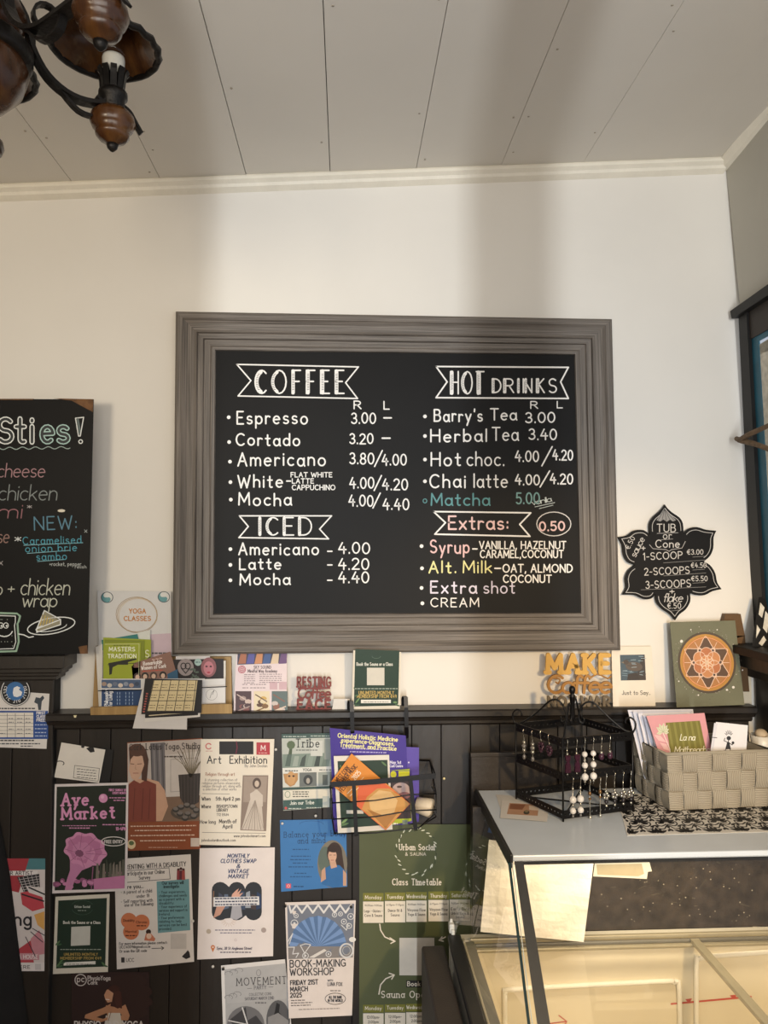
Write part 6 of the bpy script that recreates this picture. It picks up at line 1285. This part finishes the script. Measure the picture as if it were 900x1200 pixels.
# ================================================================== JEWELLERY STAND
IR = mat('#131213', .4, .4, var=.06, name='black_enamelled_iron')
zb2 = ZS+.006
F_, L_c, R_c = PZ(660, 960, zb2), PZ(605, 934, zb2), PZ(742, 949, zb2); B_ = L_c+R_c-F_
HS = .196; CT = (F_+L_c+R_c+B_)/4
root = empty('jewellery_stand', (CT.x, CT.y, ZS), 'black three tier wire jewellery stand hung with earrings on the shelf', 'jewellery stand')
cs = [L_c, F_, R_c, B_]
SH = .0205
def strip(A0, A1, z):
    b = MB(); n = max(6, int((A1-A0).length/.0125)); d = (A1-A0)/n; s8 = []
    for i in range(n):
        o = A0+d*i+Vector((0, 0, z)); sq = [o, o+d, o+d+Vector((0, 0, SH)), o+Vector((0, 0, SH))]; c = o+d/2+Vector((0, 0, SH*.5)); w = d.normalized()
        if True:
            oc = [c+w*(.0026*math.cos(PI/4*k+PI*1.25))+Vector((0, 0, .0026*math.sin(PI/4*k+PI*1.25))) for k in range(8)]
            mids = [(sq[k]+sq[(k+1) % 4])/2 for k in range(4)]
            ring = []
            for k in range(4): ring += [sq[k], mids[k]]
            b.add(ring+oc, [(k, (k+1) % 8, 8+(k+1) % 8, 8+k) for k in range(8)], IR)
    o = b.build('perforated_strip', root); m_ = o.modifiers.new('solid', 'SOLIDIFY'); m_.thickness = .0022; m_.offset = 0
for t in (0, HS*.5-.004, HS-SH+.002):
    for k in range(4): strip(cs[k], cs[(k+1) % 4], t)
for c in cs:
    b = MB(); b.tube([c+Vector((0, 0, -.006)), c+Vector((0, 0, HS+.004))], .0026, IR, 8); b.build('post', root)
b = MB()
bt = Vector((0, 0, .004)); b.tube([L_c+bt, R_c+bt], .002, IR, 6); b.tube([F_+bt, B_+bt], .002, IR, 6); b.build('base_cross', root)
for k, c in enumerate(cs):
    h = c-CT; h.z = 0; z0 = Vector((CT.x, CT.y, zb2))
    pth = smooth([(1.0, HS), (.86, HS+.006), (.62, HS+.034), (.40, HS+.066), (.27, HS+.071), (.17, HS+.060), (.11, HS+.036), (.13, HS+.018), (.19, HS+.016), (.20, HS+.028)])
    b = MB(); b.tube([z0+h*r+Vector((0, 0, z)) for r, z in pth], .0024, IR, 8); b.build('scroll_arm', root)
    if k != 1:
        b = MB(); hk = smooth([(1.0, HS-.002), (1.05, HS+.012), (1.05, HS+.028), (.98, HS+.038), (.90, HS+.034), (.89, HS+.022)]); b.tube([z0+h*r+Vector((0, 0, z)) for r, z in hk], .0024, IR, 8); b.build('corner_hook', root)
b = MB(); b.lathe([(1e-5, HS+.020), (.005, HS+.022), (.0065, HS+.030), (.0065, HS+.078), (.0078, HS+.080), (.0078, HS+.086), (.005, HS+.089), (.007, HS+.093), (.0088, HS+.099), (.0075, HS+.106), (.004, HS+.110), (1e-5, HS+.1105)], (CT.x, CT.y, zb2), IR, 18); b.build('finial', root)
# earrings
SIL = mat('#b9b4a8', .25, .9, var=.05, name='silver'); PEARL = mat('#ddd8d2', .18, var=.04, scale=80, name='pearl'); PUR = mat('#3d2030', .25, var=.3, scale=200, name='purple_resin'); BRZ = mat('#7a5a38', .3, .6, var=.1); CRY = mat('#8e8a86', .12, .5, var=.3, scale=300, name='cut_crystal')
nFR = (R_c-F_).cross(Vector((0, 0, 1))).normalized(); nLF = (F_-L_c).cross(Vector((0, 0, 1))).normalized()
PXS = 1.9/900
def earring(px, py, side, kind, label, group):
    p0, n = (F_, nFR) if side == 'r' else (L_c, nLF)
    p = PP(px, py, p0+n*.004, n); tdir = (R_c-F_).normalized() if side == 'r' else (F_-L_c).normalized()
    e = empty('earring', p, label, 'earring', group)
    def bead(dy, r, m, sq=1.0, nm='bead', dx=0): b = MB(); b.ball(p+Vector((0, 0, -dy*PXS))+tdir*(dx*PXS), r*PXS, m, sq); b.build(nm, e)
    b = MB(); b.tube([p+n*-.005+Vector((0, 0, -.001)), p+Vector((0, 0, .0035)), p+n*.0035+Vector((0, 0, .001)), p+n*.002+Vector((0, 0, -.012)), p+Vector((0, 0, -.020))], .00075, SIL, 6); b.build('hook', e)
    def chain(d0, d1, r=.5): b = MB(); b.tube([p+Vector((0, 0, -d*PXS)) for d in (d0, (d0+d1)/2, d1)], r*PXS, SIL, 6); b.build('chain', e)
    if kind == 'bow':
        chain(9, 16); b = MB()
        prof = [(-3.4, 17), (3.4, 17), (3, 22), (1.4, 25), (3.2, 28), (3.6, 37), (-3.6, 37), (-3.2, 28), (-1.4, 25), (-3, 22)]
        b.prism([p+tdir*(x*PXS)+Vector((0, 0, -y*PXS)) for x, y in prof], n*.005, PUR); b.build('pendant', e)
        bead(16, 1.6, SIL); bead(39, 1.2, SIL)
    elif kind == 'pearl3': chain(9, 54); bead(18, 3.4, PEARL); bead(25, 1.8, SIL); bead(31, 3.7, PEARL); bead(37, 1.8, SIL); bead(44.5, 4.3, PEARL); bead(50, 1.6, SIL)
    elif kind == 'dark': chain(9, 16); bead(18, 2, SIL); bead(23, 3.4, PUR, 1.2); bead(19.5, 2.2, PUR, 1, dx=1)
    elif kind == 'pearl2': chain(9, 44); bead(12, 1.6, SIL); bead(25, 4.3, PEARL); bead(31, 1.5, SIL); bead(38, 3.8, PEARL); bead(44, 1.6, CRY)
    elif kind == 'chain': chain(6, 46, .7); bead(16, 2.2, BRZ, 1.3); bead(22, 1.8, BRZ); bead(44, 2.0, SIL, 1.4)
    elif kind == 'charm':
        chain(9, 18); bead(20, 1.8, SIL)
        for k in range(5): bead(26+3*math.sin(k*1.257), 2.1, CRY if k % 2 else SIL, 1, 'petal', 3*math.cos(k*1.257))
        bead(33, 2.4, mat('#2a2426', .2, var=.2)); bead(37.5, 1.8, SIL)
    elif kind == 'silver': chain(9, 34); bead(15, 2.6, SIL); bead(19.5, 3.2, CRY, .9); bead(24.5, 2.8, SIL); bead(33, 2.4, CRY, 1.4)
    elif kind == 'cluster':
        chain(8, 12)
        for k in range(6): bead(17+3.4*math.sin(k*1.05), 2.4, PUR, 1, 'berry', 3.2*math.cos(k*1.05))
        bead(22.5, 2.4, PUR)
T1, T2 = 866, 912
for xs_, yt, kd, sd, lb in (((664.5, 675.5), (868, 867), 'bow', 'r', 'maroon bow shaped earring at the front corner of the jewellery stand'),
                            ((685, 695), (866, 865), 'pearl3', 'r', 'long three pearl earring in the middle of the stand front'),
                            ((704.5, 714.5), (864, 863), 'dark', 'r', 'short dark bead earring on the top tier right of the pearls'),
                            ((671, 680), (912, 911), 'pearl2', 'r', 'two pearl drop earring on the middle tier near the front corner'),
                            ((691, 703), (914, 912), 'chain', 'r', 'thin chain earring with bronze bead hanging to the shelf'),
                            ((710, 720, 730, 739), (907, 906, 905, 904), 'charm', 'r', 'silver flower charm earring on the middle tier at the right'),
                            ((614, 624), (856, 858), 'silver', 'l', 'silver and crystal bead earring at the left side of the stand'),
                            ((634, 643.5), (858, 862), 'cluster', 'l', 'purple cluster earring on the left side of the stand')):
    for i, x in enumerate(xs_): earring(x, yt[i], sd, kd, lb, kd+' earrings on the stand')
# ================================================================== CHANDELIER
IRON = mat('#1c1917', .45, .5, var=.2, scale=60, bump=.2, bscale=90, name='wrought_iron')
WOOD = grain_mat('turned_dark_wood', '#1f120a', '#432815', '#64421f', .25, 30, 9, 'Object')
HUB = Vector((-.53, -1.2, 0)); ZA = 2.385
CZ = ceil_z(HUB.x)
root = empty('chandelier', (HUB.x, HUB.y, CZ), 'dark wood and wrought iron chandelier hanging at top left', 'chandelier')
at_ = lambda z: (HUB.x, HUB.y, z)
b = MB(); b.lathe([(1e-5, 2.288), (.010, 2.290), (.016, 2.300), (.030, 2.306), (.050, 2.322), (.070, 2.345), (.078, 2.372), (.070, 2.395), (.045, 2.408), (.040, 2.415)], (HUB.x, HUB.y, 0), WOOD, 32); b.build('hub_bowl', root)
b = MB(); b.lathe([(.04, 2.412), (.066, 2.425), (.074, 2.452), (.062, 2.48), (.036, 2.495), (.030, 2.54), (.05, 2.56), (.05, 2.585), (.02, 2.61), (.012, CZ-.04), (.055, CZ-.03), (.06, CZ)], (HUB.x, HUB.y, 0), WOOD, 32); b.build('turned_column', root)
b = MB(); b.lathe([(.079, 2.383), (.083, 2.388), (.083, 2.404), (.078, 2.409)], (HUB.x, HUB.y, 0), IRON, 32); b.build('iron_band', root)
BULB = mat('#d9d6cc', .15, var=0, name='bulb_glass'); GL2 = glass_mat('clear_bulb')
CP = Vector((P(132, 145, 1.08).x, -1.08, 0)); AP = Vector((P(118, 25, 1.33).x, -1.33, 0))
ends = [CP, AP]
base_an = math.atan2(CP.y-HUB.y, CP.x-HUB.x)
for k in (1, 2, 3): an = base_an+k*(2*PI-1.105)/4; ends.append(Vector((HUB.x+.215*math.cos(an), HUB.y+.215*math.sin(an), 0)))
for E in ends:
    dv = E-HUB; dv.z = 0; R0 = dv.length; u = dv.normalized(); side = Vector((-u.y, u.x, 0))
    pt = lambda r, z: Vector((HUB.x, HUB.y, 0))+u*r+Vector((0, 0, z))
    arm = smooth([(.050, 2.500), (.072, 2.470), (.082, 2.430), (.105, 2.395), (.140, 2.378), (.180, 2.382), (R0, 2.400)], 4)
    b = MB(); b.strap([pt(r, z) for r, z in arm], .020, .006, IRON, side); ao = b.build('arm', root)
    sc = [(.104+.023*math.cos(t)*(1+.10*(t-PI*1.25)), 2.486+.023*math.sin(t)*(1+.10*(t-PI*1.25))) for t in [PI*1.25-k*.42 for k in range(15)]]
    b = MB(); b.strap([pt(.084, 2.415), pt(.084, 2.45)]+[pt(r, z) for r, z in sc], .013, .004, IRON, side); b.build('scroll', ao)
    sc = smooth([(.120, 2.385), (.150, 2.360), (.180, 2.362), (.190, 2.382), (.176, 2.392)], 4)
    b = MB(); b.strap([pt(r, z) for r, z in sc], .012, .004, IRON, side); b.build('lower_scroll', ao)
    c = (E.x, E.y, 0)
    b = MB(); b.lathe([(1e-5, 2.322), (.006, 2.323), (.009, 2.327), (.020, 2.332), (.0255, 2.3385), (.0262, 2.3425), (.0245, 2.345), (.031, 2.351), (.0345, 2.360), (.0325, 2.370), (.025, 2.378), (.012, 2.383)], c, WOOD, 28); b.build('finial', root)
    b = MB(); b.lathe([(1e-5, 2.313), (.003, 2.3145), (.0075, 2.319), (.0095, 2.3255)], c, IRON, 12); b.build('finial_tip', root)
    b = MB(); b.lathe([(.014, 2.378), (.018, 2.384), (.018, 2.396), (.022, 2.400), (.022, 2.408), (.015, 2.414)], c, IRON, 20); b.build('collar', root)
    b = MB()
    for j in range(10): an = 2*PI*j/10; d_ = Vector((math.cos(an), math.sin(an), 0)); s_ = Vector((-d_.y, d_.x, 0)); b.strap([Vector(c)+d_*r+Vector((0, 0, z)) for r, z in ((.015, 2.412), (.017, 2.428), (.019, 2.438), (.023, 2.443))], .0095, .003, IRON, s_)
    b.lathe([(.0135, 2.41), (.0145, 2.436), (.012, 2.438)], c, IRON, 16); b.build('crown_holder', root)
    b = MB(); b.lathe([(.0125, 2.436), (.0165, 2.445), (.0175, 2.462), (.0165, 2.466)], c, BULB, 20); bo = b.build('bulb', root)
    b = MB(); b.lathe([(.0165, 2.4665), (.0185, 2.475), (.0175, 2.488), (.011, 2.497), (1e-5, 2.500)], c, GL2, 20); b.build('bulb_globe', bo)
    cs_ = c; c = (E.x-u.x*.014, E.y-u.y*.014, 0)
    b = MB(); b.lathe([(.079, 2.474), (.076, 2.482), (.058, 2.494), (.044, 2.510), (.038, 2.525), (.020, 2.540), (1e-5, 2.545)], c, WOOD, 36, True, False)
    b.lathe([(1e-5, 2.541), (.018, 2.536), (.034, 2.521), (.040, 2.506), (.055, 2.489), (.073, 2.477), (.079, 2.474)], c, WOOD, 36, True, False); sh = b.build('bell_shade', root)
    b = MB(); n_ = 40; b.tube([Vector(c)+Vector(((.081+.0012*math.cos(i*PI))*math.cos(2*PI*i/n_), (.081+.0012*math.cos(i*PI))*math.sin(2*PI*i/n_), 2.475+.001*math.cos(i*PI))) for i in range(n_)], .0055, IRON, 6, True); b.build('scalloped_rim', sh)
    c = cs_
    for sg in (1,):
        b = MB(); st_ = smooth([(.020, 2.396), (.038, 2.405), (.046, 2.43), (.052, 2.455), (.072, 2.478)], 3); b.strap([Vector(c)+side*(sg*r)+Vector((0, 0, z)) for r, z in st_], .010, .0035, IRON, u); b.build('shade_bracket', sh)
    b = MB(); b.strap([Vector(c)+u*r+Vector((0, 0, z)) for r, z in smooth([(.014, 2.392), (.026, 2.386), (.036, 2.372), (.046, 2.358)], 3)], .012, .0035, IRON, side); b.build('leaf_end', root)
# ================================================================== DARK COAT AT THE LEFT EDGE
b = MB(); CLOTH = mat('#0d0c0d', .85, var=.2, scale=30, bump=.2, bscale=60, name='black_cloth'); vs = []; fs = []; NX, NY = 14, 12
for j in range(NY+1):
    y = 885+(1300-885)*j/NY; xr_ = -14+min(1, max(0, (y-900)/110))*23+max(0, y-1006)*.122
    for i in range(NX+1):
        u = i/NX; x = -90+(xr_+90)*u; d = .06+.075*math.sin(PI*min(1, .35+.65*u)) + .008*math.sin(u*22+j*.3)*(1-u)
        vs.append(P(x, y, d))
n0 = len(vs); vs += [Vector((v.x, -.058, v.z)) for v in vs]
for j in range(NY):
    for i in range(NX):
        k = j*(NX+1)+i; fs.append((k, k+NX+1, k+NX+2, k+1)); fs.append((n0+k, n0+k+1, n0+k+NX+2, n0+k+NX+1))
for j in range(NY): k = j*(NX+1)+NX; fs.append((k, k+NX+1, n0+k+NX+1, n0+k))
for i in range(NX): fs.append((i, i+1, n0+i+1, n0+i))
b.add(vs, fs, CLOTH, True)
b.build('coat_tmp') if False else tag(b.build('hanging_coat'), 'black coat hanging at the lower left edge of the view', 'coat')
